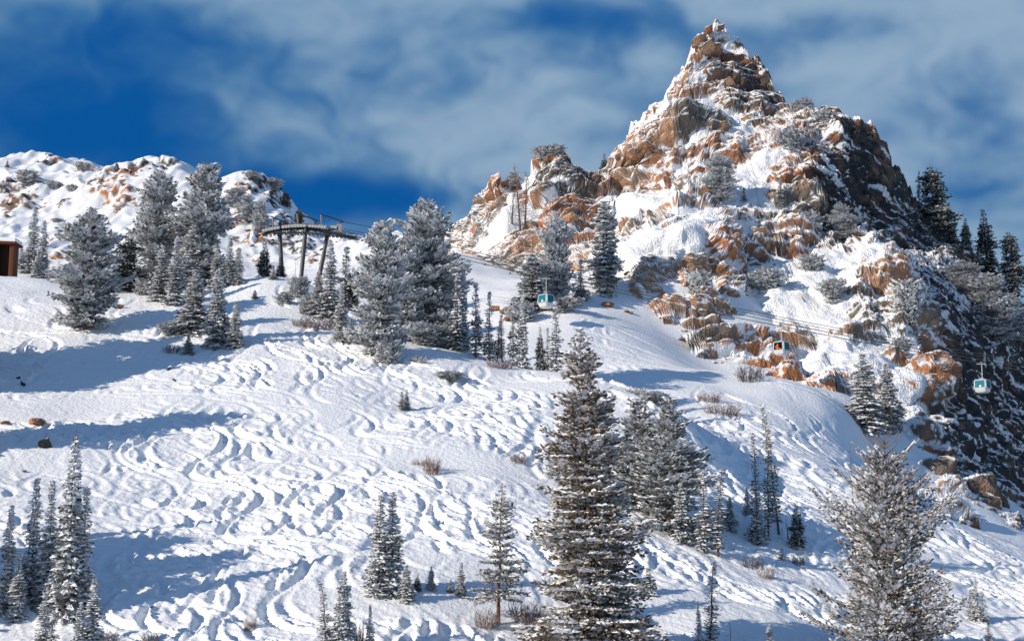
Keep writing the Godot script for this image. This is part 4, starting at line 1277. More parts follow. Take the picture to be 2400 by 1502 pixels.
	tree(2090, 1600, 1030, 380, "broad", 62, "pine_tree", "broad frosted pine filling the lower right, bare twigs on top")
	tree(2008, 1330, 1040, 14, "snag1", 72, "dead_tree", "dead pole behind the broad lower right pine", g)
	tree(2276, 1452, 1382, 26, "slim0", 0, "fir_tree", "left one of three little firs right of the broad pine", g)
	tree(2291, 1456, 1350, 28, "spire1", 0, "fir_tree", "middle one of three little firs right of the broad pine", g)
	tree(2307, 1458, 1386, 28, "slim1", 0, "fir_tree", "right one of three little firs right of the broad pine", g)
	# trees outside the picture at the left: their shadows lie across the run
	var off := [[-43.0, 101.0, 16.0], [-46.0, 98.5, 15.0], [-50.0, 102.0, 17.0], [-55.0, 97.0, 16.0], [-44.5, 105.0, 13.0], [-35.8, 86.0, 12.0], [-40.0, 84.0, 13.0], [-27.5, 62.0, 10.0], [-31.0, 60.5, 11.0], [-34.0, 63.0, 12.0]]
	for i in off.size():
		var o: Array = off[i]
		plant(["pine0", "pine1", "fir0", "pine2"][i % 4], "pine_tree", "conifer beyond the left picture edge whose shadow falls on the run", "tree", "trees beyond the left edge", Vector3(o[0], land_y(o[0], o[1]) - 0.1, -o[1]), o[2], 0.0, i * 1.3)

# ---------------------------------------------------------------- rocks
# outcrops of the far ridge and the bowl: px, py, spread x, spread y, stones, stone size in px, dark tint
var crops := [[40, 480, 50, 25, 6, 9, 0.3], [45, 440, 50, 15, 4, 9, 0.4], [115, 375, 30, 8, 3, 8, 0.3], [205, 395, 25, 10, 4, 9, 0.2], [240, 415, 34, 18, 5, 10, 0.15], [265, 440, 44, 22, 6, 9, 0.1], [290, 465, 34, 18, 4, 8, 0.15], [330, 388, 34, 12, 5, 9, 0.5], [385, 382, 30, 10, 4, 8, 0.4], [325, 475, 20, 24, 4, 11, 0.3], [170, 530, 20, 14, 4, 8, 0.4], [120, 565, 22, 16, 4, 10, 0.1], [130, 605, 30, 14, 5, 9, 0.1], [230, 520, 20, 10, 3, 9, 0.4], [140, 480, 20, 12, 4, 6, 0.5], [560, 450, 28, 20, 4, 12, 0.2], [600, 428, 34, 16, 4, 12, 0.7], [590, 560, 26, 40, 8, 17, 0.05], [600, 610, 20, 22, 4, 14, 0.05], [555, 520, 25, 26, 4, 10, 0.2], [665, 560, 40, 20, 6, 12, 0.7], [705, 575, 34, 16, 4, 14, 0.7], [738, 610, 16, 36, 5, 9, 0.05], [800, 560, 22, 12, 3, 8, 0.2], [690, 610, 12, 8, 3, 7, 0.05], [640, 460, 30, 36, 5, 13, 0.75], [672, 510, 20, 26, 4, 11, 0.75], [1160, 620, 40, 16, 6, 12, 0.05], [1085, 560, 30, 18, 4, 10, 0.1], [1110, 585, 20, 16, 3, 10, 0.1], [1290, 620, 30, 12, 4, 12, 0.05], [1060, 605, 16, 14, 2, 18, 0], [1565, 705, 20, 10, 3, 9, 0.05], [1500, 690, 20, 6, 3, 5, 0.1], [1650, 720, 24, 14, 4, 9, 0.05], [1240, 640, 40, 12, 4, 12, 0.05]]

func find_outcrops() -> void:
	for c in crops:
		var p := snow_hit(c[0], c[1], 150.0 if c[0] < 1000 else 124.0)
		if p.z < (-165.0 if c[0] < 1000 else -138.0):
			outcrops.append([p.x, -p.z, maxf(c[2], c[3]) * 1.1 / LENS * -p.z, c[6]])

func boulder_mesh(sd: int, along_beds: bool, lit: float) -> ArrayMesh:  # last argument mixes in the dark rock colour, higher is darker
	var rng := RandomNumberGenerator.new()
	rng.seed = sd
	var planes := []
	for k in 6:
		var n := Vector3(rng.randfn(), rng.randfn(), rng.randfn()).normalized()
		planes.append([n, rng.randf_range(0.62, 1.0)])
	var ax := Vector3(1, 0, 0)
	var ay := UPV
	var az := Vector3(0, 0, 1)
	if along_beds:
		ax = BED_A
		ay = BED
		az = BED_B
	for n in [ax, -ax, ay, -ay, az, -az]:
		planes.append([(n + Vector3(rng.randfn(), rng.randfn(), rng.randfn()) * 0.08).normalized(), rng.randf_range(0.5, 0.75)])
	var sc := Vector3(rng.randf_range(0.9, 1.5), rng.randf_range(0.42, 0.7), rng.randf_range(0.8, 1.3))
	var N := 9
	var pos := PackedVector3Array()
	var col := PackedColorArray()
	var idx := PackedInt32Array()
	for f in 6:
		var o := pos.size()
		for j in N + 1:
			for i in N + 1:
				var u := 2.0 * i / N - 1.0
				var v := 2.0 * j / N - 1.0
				var c: Vector3 = [Vector3(1, v, -u), Vector3(-1, v, u), Vector3(u, 1, -v), Vector3(u, -1, v), Vector3(u, v, 1), Vector3(-u, v, -1)][f]
				var dir := c.normalized()
				var r := 1.2
				for p in planes:
					var q: float = dir.dot(p[0])
					if q > 0.01:
						r = minf(r, p[1] / q)
				r *= 1.0 + 0.09 * n_r3.get_noise_3dv(dir * 2.5 + Vector3(sd, 0, 0)) + 0.05 * n_fine.get_noise_3dv(dir * 5.0 + Vector3(0, sd, 0))
				var w := dir * r
				pos.append(ax * w.x * sc.x + ay * w.y * sc.y + az * w.z * sc.z)
		for j in N:
			for i in N:
				var a := o + j * (N + 1) + i
				for t in [a, a + N + 1, a + 1, a + 1, a + N + 1, a + N + 2]:
					idx.append(t)
	var nor := PackedVector3Array()
	nor.resize(pos.size())
	for t in range(0, idx.size(), 3):
		var n := (pos[idx[t + 2]] - pos[idx[t]]).cross(pos[idx[t + 1]] - pos[idx[t]])
		for k in 3:
			nor[idx[t + k]] += n
	for i in pos.size():
		var n := nor[i].normalized()
		if n.dot(pos[i]) < 0.0:
			n = -n
		var dn := n_dust.get_noise_3dv(pos[i] * 4.0 + Vector3(sd, sd, 0))
		if n.y > 0.62 + 0.5 * dn:
			pos[i] += UPV * 0.05
			col.append(Color(0.82, 0.835, 0.86))
		else:
			col.append(rock_color(pos[i] * 5.0 + Vector3(sd * 7.0, 0, 0), 1.0, rng.randf() * 0.2 + 0.2 * (sd % 5), lit + dn * 0.3))
	var arr := []
	arr.resize(Mesh.ARRAY_MAX)
	arr[Mesh.ARRAY_VERTEX] = pos
	arr[Mesh.ARRAY_COLOR] = col
	arr[Mesh.ARRAY_INDEX] = idx
	var m := ArrayMesh.new()
	m.add_surface_from_arrays(Mesh.PRIMITIVE_TRIANGLES, arr)
	return m

func put_rock(parent: Node3D, called: String, m: Mesh, p: Vector3, size: float, turn: float) -> MeshInstance3D:
	var o := part(called, m, M.rock, parent)
	o.position = p
	o.basis = Basis(UPV, turn).scaled(Vector3.ONE * size)
	return o

func rocks(crag_node: Node3D, ridge: Node3D, bowl: Node3D) -> void:
	var loose := []
	var beds := []
	var darks := []
	for k in 8:
		loose.append(boulder_mesh(1000 + k, false, 0.1))
		beds.append(boulder_mesh(1100 + k, true, 0.12))
		darks.append(boulder_mesh(1200 + k, true, 0.8))
	var rng := RandomNumberGenerator.new()
	rng.seed = 77
	# single stones lying on the snow
	var single := [[105, 1050, 32, "dark snow-capped boulder alone on the smooth snow at the left"], [395, 866, 13, "small dark rock in the big tree shadow, upper one"], [407, 893, 10, "small dark rock in the big tree shadow, lower one"], [52, 903, 17, "dark flat rock in the shadow near the left edge"], [42, 888, 10, "tiny dark rock above the flat one near the left edge"], [85, 996, 42, "row of low orange stones under snow at the left"], [12, 996, 23, "orange stone cut by the left edge"], [55, 1107, 10, "small rock on smooth snow above the lower left clump"], [1424, 718, 30, "orange boulder with snow cap alone on the bowl's snow"], [1468, 732, 13, "left of two pebbles under the orange boulder"], [1478, 735, 13, "right of two pebbles under the orange boulder"], [1470, 645, 15, "dark rock in the long tree shadow"], [1186, 735, 38, "orange boulder, larger of two behind the brow row"], [1160, 728, 28, "orange boulder, smaller of two behind the brow row"], [1190, 752, 28, "flat pale rock below the two orange boulders"], [280, 722, 19, "half-buried rock right of the big pale pine"], [1318, 715, 19, "brown rock right of the uppermost gondola"], [1635, 738, 15, "small orange rock on the snow left of the lowest crag rocks"]]
	for i in single.size():
		var q: Array = single[i]
		var p := snow_hit(q[0], q[1])
		var s: float = q[2] * 0.5 / LENS * -p.z
		var o := put_rock(self, numbered("boulder"), (darks if q[3].contains("dark") else loose)[i % 8], p + UPV * (s * 0.3 + 0.04), s, i * 1.7)
		tag(o, q[3], "rock", "stones on the snow")
	# stones on the outcrops of the far ridge and of the bowl
	for c in crops:
		for k in int(c[4]):
			var p := snow_hit(c[0] + rng.randfn() * c[2] * 0.5, c[1] + rng.randfn() * c[3] * 0.5, 150.0 if c[0] < 1000 else 124.0)
			if p.z > (-165.0 if c[0] < 1000 else -138.0):
				continue
			var s: float = c[5] * rng.randf_range(0.4, 1.0) / LENS * -p.z * 0.5
			var far: bool = p.x < -20.0 or p.z < -240.0
			put_rock(ridge if far else bowl, "rock", (darks if c[6] > 0.5 else beds)[rng.randi() % 8], p - UPV * s * 0.1, s, rng.randf_range(-0.4, 0.4))
	# blocks standing proud of the crag
	var n := 0
	while n < 60:
		var p := bare[rng.randi() % bare.size()]
		var c := crag_macro(p.x, p.y)
		if c.y < rng.randf_range(0.2, 0.8) or p.y < land_y(p.x, -p.z) + 1.0 or p.y > polyline_y(crag_sky, p.x).y - 2.0:
			continue
		var s := rng.randf_range(0.5, 1.3)
		put_rock(crag_node, "rock_block", darks[n % 8] if c.z > 0.5 else beds[n % 8], p - Vector3(0, 0.1, 0.3) * s, s, rng.randf_range(-0.25, 0.25))
		n += 1
	# the beaked block that overhangs left of the summit
	for q in [[1640, 94, 17, 3], [1662, 70, 16, 5], [1690, 66, 15, 6], [1650, 112, 14, 2]]:
		var p := at(q[0], q[1], 216.5)
		put_rock(crag_node, "rock_block", beds[q[3]], p, q[2] / LENS * 216.0 * 1.15, 0.2 * q[3])

# ---------------------------------------------------------------- people: tapered limbs joined smoothly into one skin
func figure(bones: Array, cell: float, tint: Callable) -> ArrayMesh:
	var lo := Vector3(9, 9, 9)
	var hi := -lo
	for b in bones:
		var r := maxf(b[2], b[3]) + 0.06
		for q in [b[0], b[1]]:
			lo = lo.min(q - Vector3.ONE * r)
			hi = hi.max(q + Vector3.ONE * r)
	var n := Vector3i(((hi - lo) / cell).ceil()) + Vector3i.ONE
	var field := PackedFloat32Array()
	field.resize(n.x * n.y * n.z)
	for k in n.z:
		for j in n.y:
			for i in n.x:
				var p := lo + Vector3(i, j, k) * cell
				var s := 0.0
				for b in bones:
					var e: Vector3 = b[1] - b[0]
					var t := clampf((p - b[0]).dot(e) / maxf(e.length_squared(), 1e-6), 0, 1)
					s += exp(-28.0 * ((p - (b[0] + e * t)).length() - lerpf(b[2], b[3], t)))
				field[(k * n.y + j) * n.x + i] = -log(maxf(s, 1e-9)) / 28.0
	var out := Soup.new()
	var spots := {}
	for k in n.z - 1:
		for j in n.y - 1:
			for i in n.x - 1:
				var mid := Vector3.ZERO
				var c := 0
				for e in [[0, 1], [2, 3], [4, 5], [6, 7], [0, 2], [1, 3], [4, 6], [5, 7], [0, 4], [1, 5], [2, 6], [3, 7]]:
					var a := Vector3i(e[0] & 1, (e[0] >> 1) & 1, e[0] >> 2)
					var b := Vector3i(e[1] & 1, (e[1] >> 1) & 1, e[1] >> 2)
					var fa := field[((k + a.z) * n.y + j + a.y) * n.x + i + a.x]
					var fb := field[((k + b.z) * n.y + j + b.y) * n.x + i + b.x]
					if (fa < 0.0) != (fb < 0.0):
						mid += Vector3(a).lerp(Vector3(b), fa / (fa - fb))
						c += 1
				if c > 0:
					spots[Vector3i(i, j, k)] = lo + (Vector3(i, j, k) + mid / c) * cell
	for s in spots:
		for ax in 3:
			var u := Vector3i.ZERO
			u[ax] = 1
			var v := Vector3i.ZERO
			v[(ax + 1) % 3] = 1
			var w := Vector3i.ZERO
			w[(ax + 2) % 3] = 1
			if s[(ax + 1) % 3] < 1 or s[(ax + 2) % 3] < 1:
				continue
			var fa := field[(s.z * n.y + s.y) * n.x + s.x]
			var e: Vector3i = s + u
			var fb := field[(e.z * n.y + e.y) * n.x + e.x]
			if (fa < 0.0) == (fb < 0.0):
				continue
			var q := [s, s - v, s - v - w, s - w]
			if q.all(func(x): return spots.has(x)):
				var pa: Vector3 = spots[q[0]]
				out.quad(pa, spots[q[1]], spots[q[2]], spots[q[3]], tint.call(pa))
	return out.mesh()

func person(foot: Vector3, turn: float, jacket: Color, helmet: Color, label: String) -> void:
	var o := base("person", foot, label, "person", "riders in the middle gondola")
	o.rotation.y = turn
	o.scale = Vector3.ONE * 0.86
	var v := func(x, y, z): return Vector3(x, y, z)
	# seated: hips at 0.5, thighs forward, shins down
	var bones := [
		[v.call(0, 0.56, 0), v.call(0, 0.84, 0.02), 0.15, 0.165], [v.call(-0.14, 0.95, 0.02), v.call(0.14, 0.95, 0.02), 0.085, 0.085], [v.call(0, 0.92, 0.02), v.call(0, 1.08, 0.04), 0.07, 0.055], [v.call(0, 1.15, 0.05), v.call(0, 1.22, 0.05), 0.085, 0.09]]
	for sx in [-1.0, 1.0]:
		bones.append([v.call(0.1 * sx, 0.5, 0.02), v.call(0.13 * sx, 0.5, 0.42), 0.1, 0.072])
		bones.append([v.call(0.13 * sx, 0.5, 0.42), v.call(0.13 * sx, 0.1, 0.4), 0.068, 0.05])
		bones.append([v.call(0.13 * sx, 0.06, 0.38), v.call(0.14 * sx, 0.05, 0.54), 0.05, 0.04])
		bones.append([v.call(0.2 * sx, 0.95, 0.02), v.call(0.26 * sx, 0.7, 0.06), 0.062, 0.052])
		bones.append([v.call(0.26 * sx, 0.7, 0.06), v.call(0.17 * sx, 0.6, 0.28), 0.048, 0.038])
		bones.append([v.call(0.17 * sx, 0.6, 0.28), v.call(0.14 * sx, 0.585, 0.36), 0.038, 0.03])
	var tint := func(p: Vector3) -> Color:
		if p.y > 1.08 or (p.y > 0.56 and p.z > 0.3):
			return Color(0.5, 0.32, 0.24)
		return jacket if p.y > 0.56 and p.z < 0.3 else Color(0.03, 0.035, 0.05)
	part("body", figure(bones, 0.035, tint), M.bark, o)
	var s := SphereMesh.new()
	s.radius = 0.115
	s.height = 0.2
	s.is_hemisphere = true
	s.height = 0.13
	s.radial_segments = 14
	s.rings = 6
	var hm := part("helmet", s, plain(helmet, 0.35, 0.5), o)
	hm.position = Vector3(0, 1.21, 0.045)

# ---------------------------------------------------------------- the lift tower
func rods(list: Array, r: float, k: Color, n := 6) -> ArrayMesh:
	var s := Soup.new()
	for q in list:
		s.rod(q[0], q[1], r, k, n)
	return s.mesh()

func lift_tower() -> void:
	var D := 152.0
	var foot := at(702, 662, D)
	foot.y = land_y(foot.x, D)
	var t := base("lift_tower", foot, "dark steel lift tower with three legs and a row of sheave wheels", "lift tower")
	var L := func(px: float, py: float, dz: float) -> Vector3: return at(px, py, D + dz) - foot
	var steel := Color(0.03, 0.034, 0.034)
	for q in [[655, 545, 663, 690, 1.2], [716, 535, 701, 695, -0.6], [769, 540, 738, 700, 0.3]]:
		var leg := Soup.new()
		leg.tube(PackedVector3Array([L.call(q[2], q[3], q[4]), L.call(q[0], q[1], q[4])]), PackedFloat32Array([0.24, 0.23]), 12, Color(0.065, 0.07, 0.068))
		var o := part("leg", leg.mesh(), M.steel, t)
		var cap := Soup.new()
		cap.rod(L.call(q[0] - 0.5, q[1] + 9, q[4]), L.call(q[0], q[1] - 4, q[4]), 0.27, steel, 10)
		part("collar", cap.mesh(), M.steel, o)
	# the arched beams that carry the wheels
	var arch := [[614, 545], [632, 537], [655, 532], [690, 528], [716, 529], [745, 533], [775, 539], [805, 546], [832, 552]]
	for dz in [-0.55, 0.55]:
		var pts := PackedVector3Array()
		var rad := PackedFloat32Array()
		for a in arch:
			pts.append(L.call(a[0], a[1] + 6, dz))
			rad.append(0.2)
		var s := Soup.new()
		s.tube(pts, rad, 6, steel)
		part("wheel_beam", s.mesh(), M.steel, t)
	var low := Soup.new()
	for k in 13:
		var x := 640.0 + k * 15.0
		var f := clampf((x - 614.0) / 218.0, 0, 1)
		var yt := 545.0 - 62.0 * f * (1.0 - f) + 7.0 * f
		low.rod(L.call(x, yt, -0.55), L.call(x + 5, yt + 2, 0.55), 0.05, steel, 5)
		low.rod(L.call(x, yt + 3, -0.6), L.call(x + 15, yt + 14, -0.6), 0.045, steel, 5)
		low.rod(L.call(x + 15, yt + 3, 0.6), L.call(x, yt + 14, 0.6), 0.045, steel, 5)
	part("cross_bracing", low.mesh(), M.steel, t)
	var walk := Soup.new()
	for dz in [-0.9, 0.9]:
		walk.tube(PackedVector3Array([L.call(640, 547, dz), L.call(700, 545, dz), L.call(760, 550, dz), L.call(835, 559, dz)]), PackedFloat32Array([0.06, 0.06, 0.06, 0.06]), 5, steel)
	for k in 22:
		var f := k / 21.0
		walk.box(L.call(640 + 195 * f, 546.0 + 12.0 * f * f, 0.0), Vector3(0.3, 0.05, 1.8), steel)
	part("catwalk", walk.mesh(), M.steel, t)
	# wheels: a dark tyre with a pale worn face, one part each
	var tyre := Soup.new()
	var hub := Soup.new()
	for i in 16:
		var a := TAU * i / 16
		var b := TAU * (i + 1) / 16
		var e := Vector3(cos(a), sin(a), 0)
		var f := Vector3(cos(b), sin(b), 0)
		for z in [0.07, -0.07]:
			tyre.quad(e * 0.2 + Vector3(0, 0, z), f * 0.2 + Vector3(0, 0, z), f * 0.15 + Vector3(0, 0, z), e * 0.15 + Vector3(0, 0, z), Color(0.42, 0.36, 0.3))
			hub.tri(e * 0.15 + Vector3(0, 0, z * 0.8), f * 0.15 + Vector3(0, 0, z * 0.8), Vector3(0, 0, z * 1.3), Color(0.55, 0.55, 0.53) if i % 4 else Color(0.2, 0.2, 0.2))
		tyre.quad(e * 0.2 + Vector3(0, 0, 0.07), f * 0.2 + Vector3(0, 0, 0.07), f * 0.2 - Vector3(0, 0, 0.07), e * 0.2 - Vector3(0, 0, 0.07), Color(0.05, 0.05, 0.05))
	var tm := tyre.mesh()
	var hm := hub.mesh()
	for px in [617, 624, 631, 637, 644, 651, 663, 670, 677, 685, 692, 699, 706, 713, 726, 733, 740, 747, 754, 761]:
		var f: float = (px - 614.0) / 218.0
		var w := part("sheave_wheel", tm, M.steel, t)
		w.position = L.call(px, 541.0 - 62.0 * f * (1.0 - f) + 7.0 * f, -0.95)
		part("hub", hm, M.steel, w)
	# frames above the wheels
	for q in [[641, 532, 634, 507, 672, 522], [698, 527, 693, 499, 747, 518], [754, 530, 749, 501, 806, 520]]:
		var g := Soup.new()
		g.rod(L.call(q[0], q[1], 0.2), L.call(q[0] - 2, q[3] + 2, 0.2), 0.1, Color(0.2, 0.2, 0.19), 6)
		g.rod(L.call(q[2], q[3], 0.2), L.call(q[4], q[5], 0.2), 0.09, steel, 6)
		g.rod(L.call(q[4] - 8, q[5] - 2, 0.2), L.call(q[4] - 10, q[5] + 12, 0.2), 0.09, steel, 6)
		part("lifting_frame", g.mesh(), M.steel, t)
	var box := Soup.new()
	box.box(L.call(795, 537, 0.2), Vector3(0.55, 1.0, 0.9), Color(0.3, 0.3, 0.28))
	box.box(L.call(782, 534, 0.0), Vector3(0.7, 0.35, 0.7), Color(0.45, 0.44, 0.4))
	part("drive_box", box.mesh(), M.steel, t)
	var ladder := Soup.new()
	for k in 18:
		ladder.rod(L.call(706 - 1.0 * k * 0.1 + 6, 560 + k * 6.5, -0.95), L.call(706 - 1.0 * k * 0.1 + 13, 560 + k * 6.5, -0.95), 0.018, steel, 4)
	part("ladder", ladder.mesh(), M.steel, t)

# ---------------------------------------------------------------- ropes and cabins
func rope(called: String, label: String, pts: Array, r: float) -> void:
	var foot := at(pts[0][0], pts[0][1], pts[0][2])
	var c := Curve3D.new()
	for q in pts:
		c.add_point(at(q[0], q[1], q[2]) - foot)
	var p := PackedVector3Array()
	var rad := PackedFloat32Array()
	for i in pts.size() - 1:
		for k in 4:
			var a := at(pts[i][0], pts[i][1], pts[i][2]) - foot
			var b := at(pts[i + 1][0], pts[i + 1][1], pts[i + 1][2]) - foot
			p.append(a.lerp(b, k / 4.0))
			rad.append(r)
	p.append(at(pts[-1][0], pts[-1][1], pts[-1][2]) - foot)
	rad.append(r)
	var s := Soup.new()
	s.tube(p, rad, 5, Color(0.06, 0.06, 0.065))
	var o := part(numbered(called), s.mesh(), M.steel, self)
	o.position = foot
	tag(o, label, "cable", "steel ropes of the gondola line")

# cross sections of the cabin from the keel to the roof: height, half width
func cabin_ring(y: float, r: float, n: int) -> PackedVector3Array:
	var out := PackedVector3Array()
	for i in n:
		var a := TAU * (i + 0.5) / n
		var c := cos(a)
		var s := sin(a)
		var q := pow(pow(absf(c), 7.0) + pow(absf(s), 7.0), -1.0 / 7.0)
		out.append(Vector3(c * q * r, y, s * q * r))
	return out

func skin(levels: Array, n: int, k: Color, from := 0, to := -1) -> ArrayMesh:
	var s := Soup.new()
	var rings := []
	for l in levels:
		rings.append(cabin_ring(l[0], l[1], n))
	var e := n if to < 0 else to
	for i in rings.size() - 1:
		for j in range(from, e):
			var j2 := (j + 1) % n
			s.quad(rings[i][j], rings[i][j2], rings[i + 1][j2], rings[i + 1][j], k)
	return s.mesh()

func gondola(px: float, py: float, d: float, rope_py: float, label: String, open_front: bool) -> Node3D:
	# px, py: middle of the floor; the cabin stands on its corner towards us
	var foot := at(px, py, d)
	var g := base("gondola_cabin", foot, label, "gondola", "gondola cabins on the rope")
	g.rotation.y = deg_to_rad(-42.0)
	g.scale = Vector3.ONE * 0.85
	var white := Color(0.62, 0.63, 0.62)
	part("hull", skin([[0.0, 0.0], [0.02, 0.5], [0.14, 0.66], [0.5, 0.8], [0.56, 0.8]], 32, white), M.paint, g)
	part("belt", skin([[0.561, 0.815], [0.63, 0.815]], 32, Color(0.05, 0.05, 0.06)), M.paint, g)
	var rib := Soup.new()
	for q in [Vector3(0.69, 0, 0.69), Vector3(-0.69, 0, 0.69), Vector3(0.69, 0, -0.69), Vector3(-0.69, 0, -0.69)]:
		rib.rod(q * 1.07 + UPV * 0.6, q * 0.94 + UPV * 1.62, 0.05, white, 6)
	part("corner_posts", rib.mesh(), M.paint, g)
	# one pane to each side; the side towards the sun is framed in white
	var sides := [[Vector3(-1, 0, 0), Vector3(0, 0, 1)], [Vector3(0, 0, 1), Vector3(1, 0, 0)], [Vector3(1, 0, 0), Vector3(0, 0, -1)], [Vector3(0, 0, -1), Vector3(-1, 0, 0)]]
	for i in 4:
		var nrm: Vector3 = sides[i][0]
		var tan: Vector3 = sides[i][1]
		var side := Soup.new()
		var a := nrm * 0.765 + UPV * 0.62
		var b := nrm * 0.70 + UPV * 1.60
		var w := Soup.new()
		w.box((a + b) * 0.5, Vector3(1.24, 0.97, 0.025), Color(1, 1, 1), tan, (b - a).normalized(), nrm)
		if not (open_front and i == 1):
			var pane := part("window", w.mesh(), M.teal, g)
			if i == 1:
				var em := Soup.new()
				for k in 14:
					var u := TAU * k / 14
					var v := TAU * (k + 1) / 14
					var o := a.lerp(b, 0.22) + nrm * 0.03 - tan * -0.05
					em.tri(o, o + tan * cos(u) * 0.13 + UPV * sin(u) * 0.13, o + tan * cos(v) * 0.13 + UPV * sin(v) * 0.13, Color(0.85, 0.86, 0.85))
				part("emblem", em.mesh(), M.paint, pane)
		for e in [[a - tan * 0.66, b - tan * 0.62], [a + tan * 0.66, b + tan * 0.62], [b - tan * 0.62, b + tan * 0.62], [a - tan * 0.66, a + tan * 0.66]]:
			side.rod(e[0] + nrm * 0.02, e[1] + nrm * 0.02, 0.042, white, 6)
		part("window_frame", side.mesh(), M.paint, g)
	part("roof", skin([[1.6, 0.735], [1.68, 0.7], [1.76, 0.52], [1.8, 0.0]], 32, Color(0.045, 0.2, 0.24)), M.paint, g)
	var floor_ := skin([[0.2, 0.0], [0.205, 0.64]], 32, Color(0.3, 0.3, 0.3))
	part("floor", floor_, M.paint, g)
	for e in [-1.0, 1.0]:
		var bench := Soup.new()
		bench.box(Vector3(0.42 * e, 0.42, 0), Vector3(0.34, 0.06, 1.1), Color(0.1, 0.1, 0.11))
		bench.box(Vector3(0.42 * e, 0.3, 0), Vector3(0.06, 0.2, 0.9), Color(0.1, 0.1, 0.11))
		part("bench", bench.mesh(), M.paint, g)
	# hanger and grip
	var up := (at(px, rope_py, d).y - foot.y) / 0.85
	var arm := Soup.new()
	arm.tube(PackedVector3Array([Vector3(0, 1.76, 0), Vector3(0.05, 2.1, 0), Vector3(0.05, up - 0.15, 0)]), PackedFloat32Array([0.06, 0.05, 0.05]), 7, Color(0.5, 0.5, 0.48))
	part("hanger", arm.mesh(), M.paint, g)
	var grip := Soup.new()
	var along := Vector3(cos(deg_to_rad(-42.0)), 0, sin(deg_to_rad(-42.0))) 
	grip.box(Vector3(0, up - 0.06, 0), Vector3(1.1, 0.1, 0.12), Color(0.5, 0.5, 0.48), along, UPV, along.cross(UPV))
	grip.box(Vector3(0, up + 0.08, 0), Vector3(0.3, 0.25, 0.14), Color(0.2, 0.2, 0.2), along, UPV, along.cross(UPV))
	part("grip", grip.mesh(), M.steel, g)
	var cap := Soup.new()
	cap.box(Vector3(0.0, 1.82, 0), Vector3(0.5, 0.05, 0.5), Color(0.82, 0.83, 0.85))
	part("snow", cap.mesh(), M.snow_load, g)
	return g

func gondola_line() -> void:
	var far := 146.0
	rope("haul_rope", "lower rope of the gondola line that carries the cabins", [[612, 541, 152], [640, 531, 151], [690, 523, 151], [745, 527, 151], [805, 541, 152], [870, 557, 154], [1070, 604, 150], [1280, 652, far], [1460, 688, far], [1640, 728, far], [1828, 764, far], [2010, 800, far], [2305, 852, far], [2460, 880, far]], 0.042)
	rope("haul_rope", "rope a little above the cabin-carrying rope", [[805, 536, 153], [870, 550, 155], [1070, 596, 150], [1280, 644, far + 1], [1460, 680, far + 1], [1828, 756, far + 1], [2010, 792, far + 1], [2305, 844, far + 1], [2460, 872, far + 1]], 0.036)
	rope("haul_rope", "upper return rope starting at the lift tower's last frame", [[805, 520, 153], [870, 532, 155], [1070, 580, 150], [1220, 617, 148], [1450, 664, 149], [1640, 705, 149], [1900, 757, 149], [2200, 812, 149], [2460, 858, 149]], 0.036)
	rope("haul_rope", "faint rope just under the upper return rope", [[1070, 586, 150], [1220, 622, 149], [1450, 670, 149], [1640, 711, 149], [1900, 763, 149], [2200, 818, 149], [2460, 864, 149]], 0.03)
	gondola(1280, 722, far, 652, "teal and white gondola cabin nearest the lift tower, before snowy firs", false)
	var mid := gondola(1833, 833, far, 764, "gondola cabin with open front and two riders before orange rocks", true)
	gondola(2305, 922, far, 852, "teal and white gondola cabin before the dark shaded cliff", false)
	var seat := Basis(UPV, deg_to_rad(-42.0)).scaled_local(Vector3.ONE * 0.85)
	person(mid.position + seat * Vector3(-0.36, 0.21, 0.3), deg_to_rad(-42.0 + 60.0), Color(0.75, 0.17, 0.03), Color(0.7, 0.35, 0.02), "person in a bright orange jacket at the open side of the middle gondola")
	person(mid.position + seat * Vector3(0.36, 0.21, 0.25), deg_to_rad(-42.0 - 70.0), Color(0.05, 0.055, 0.06), Color(0.55, 0.55, 0.05), "person in dark clothes and yellow helmet inside the middle gondola")

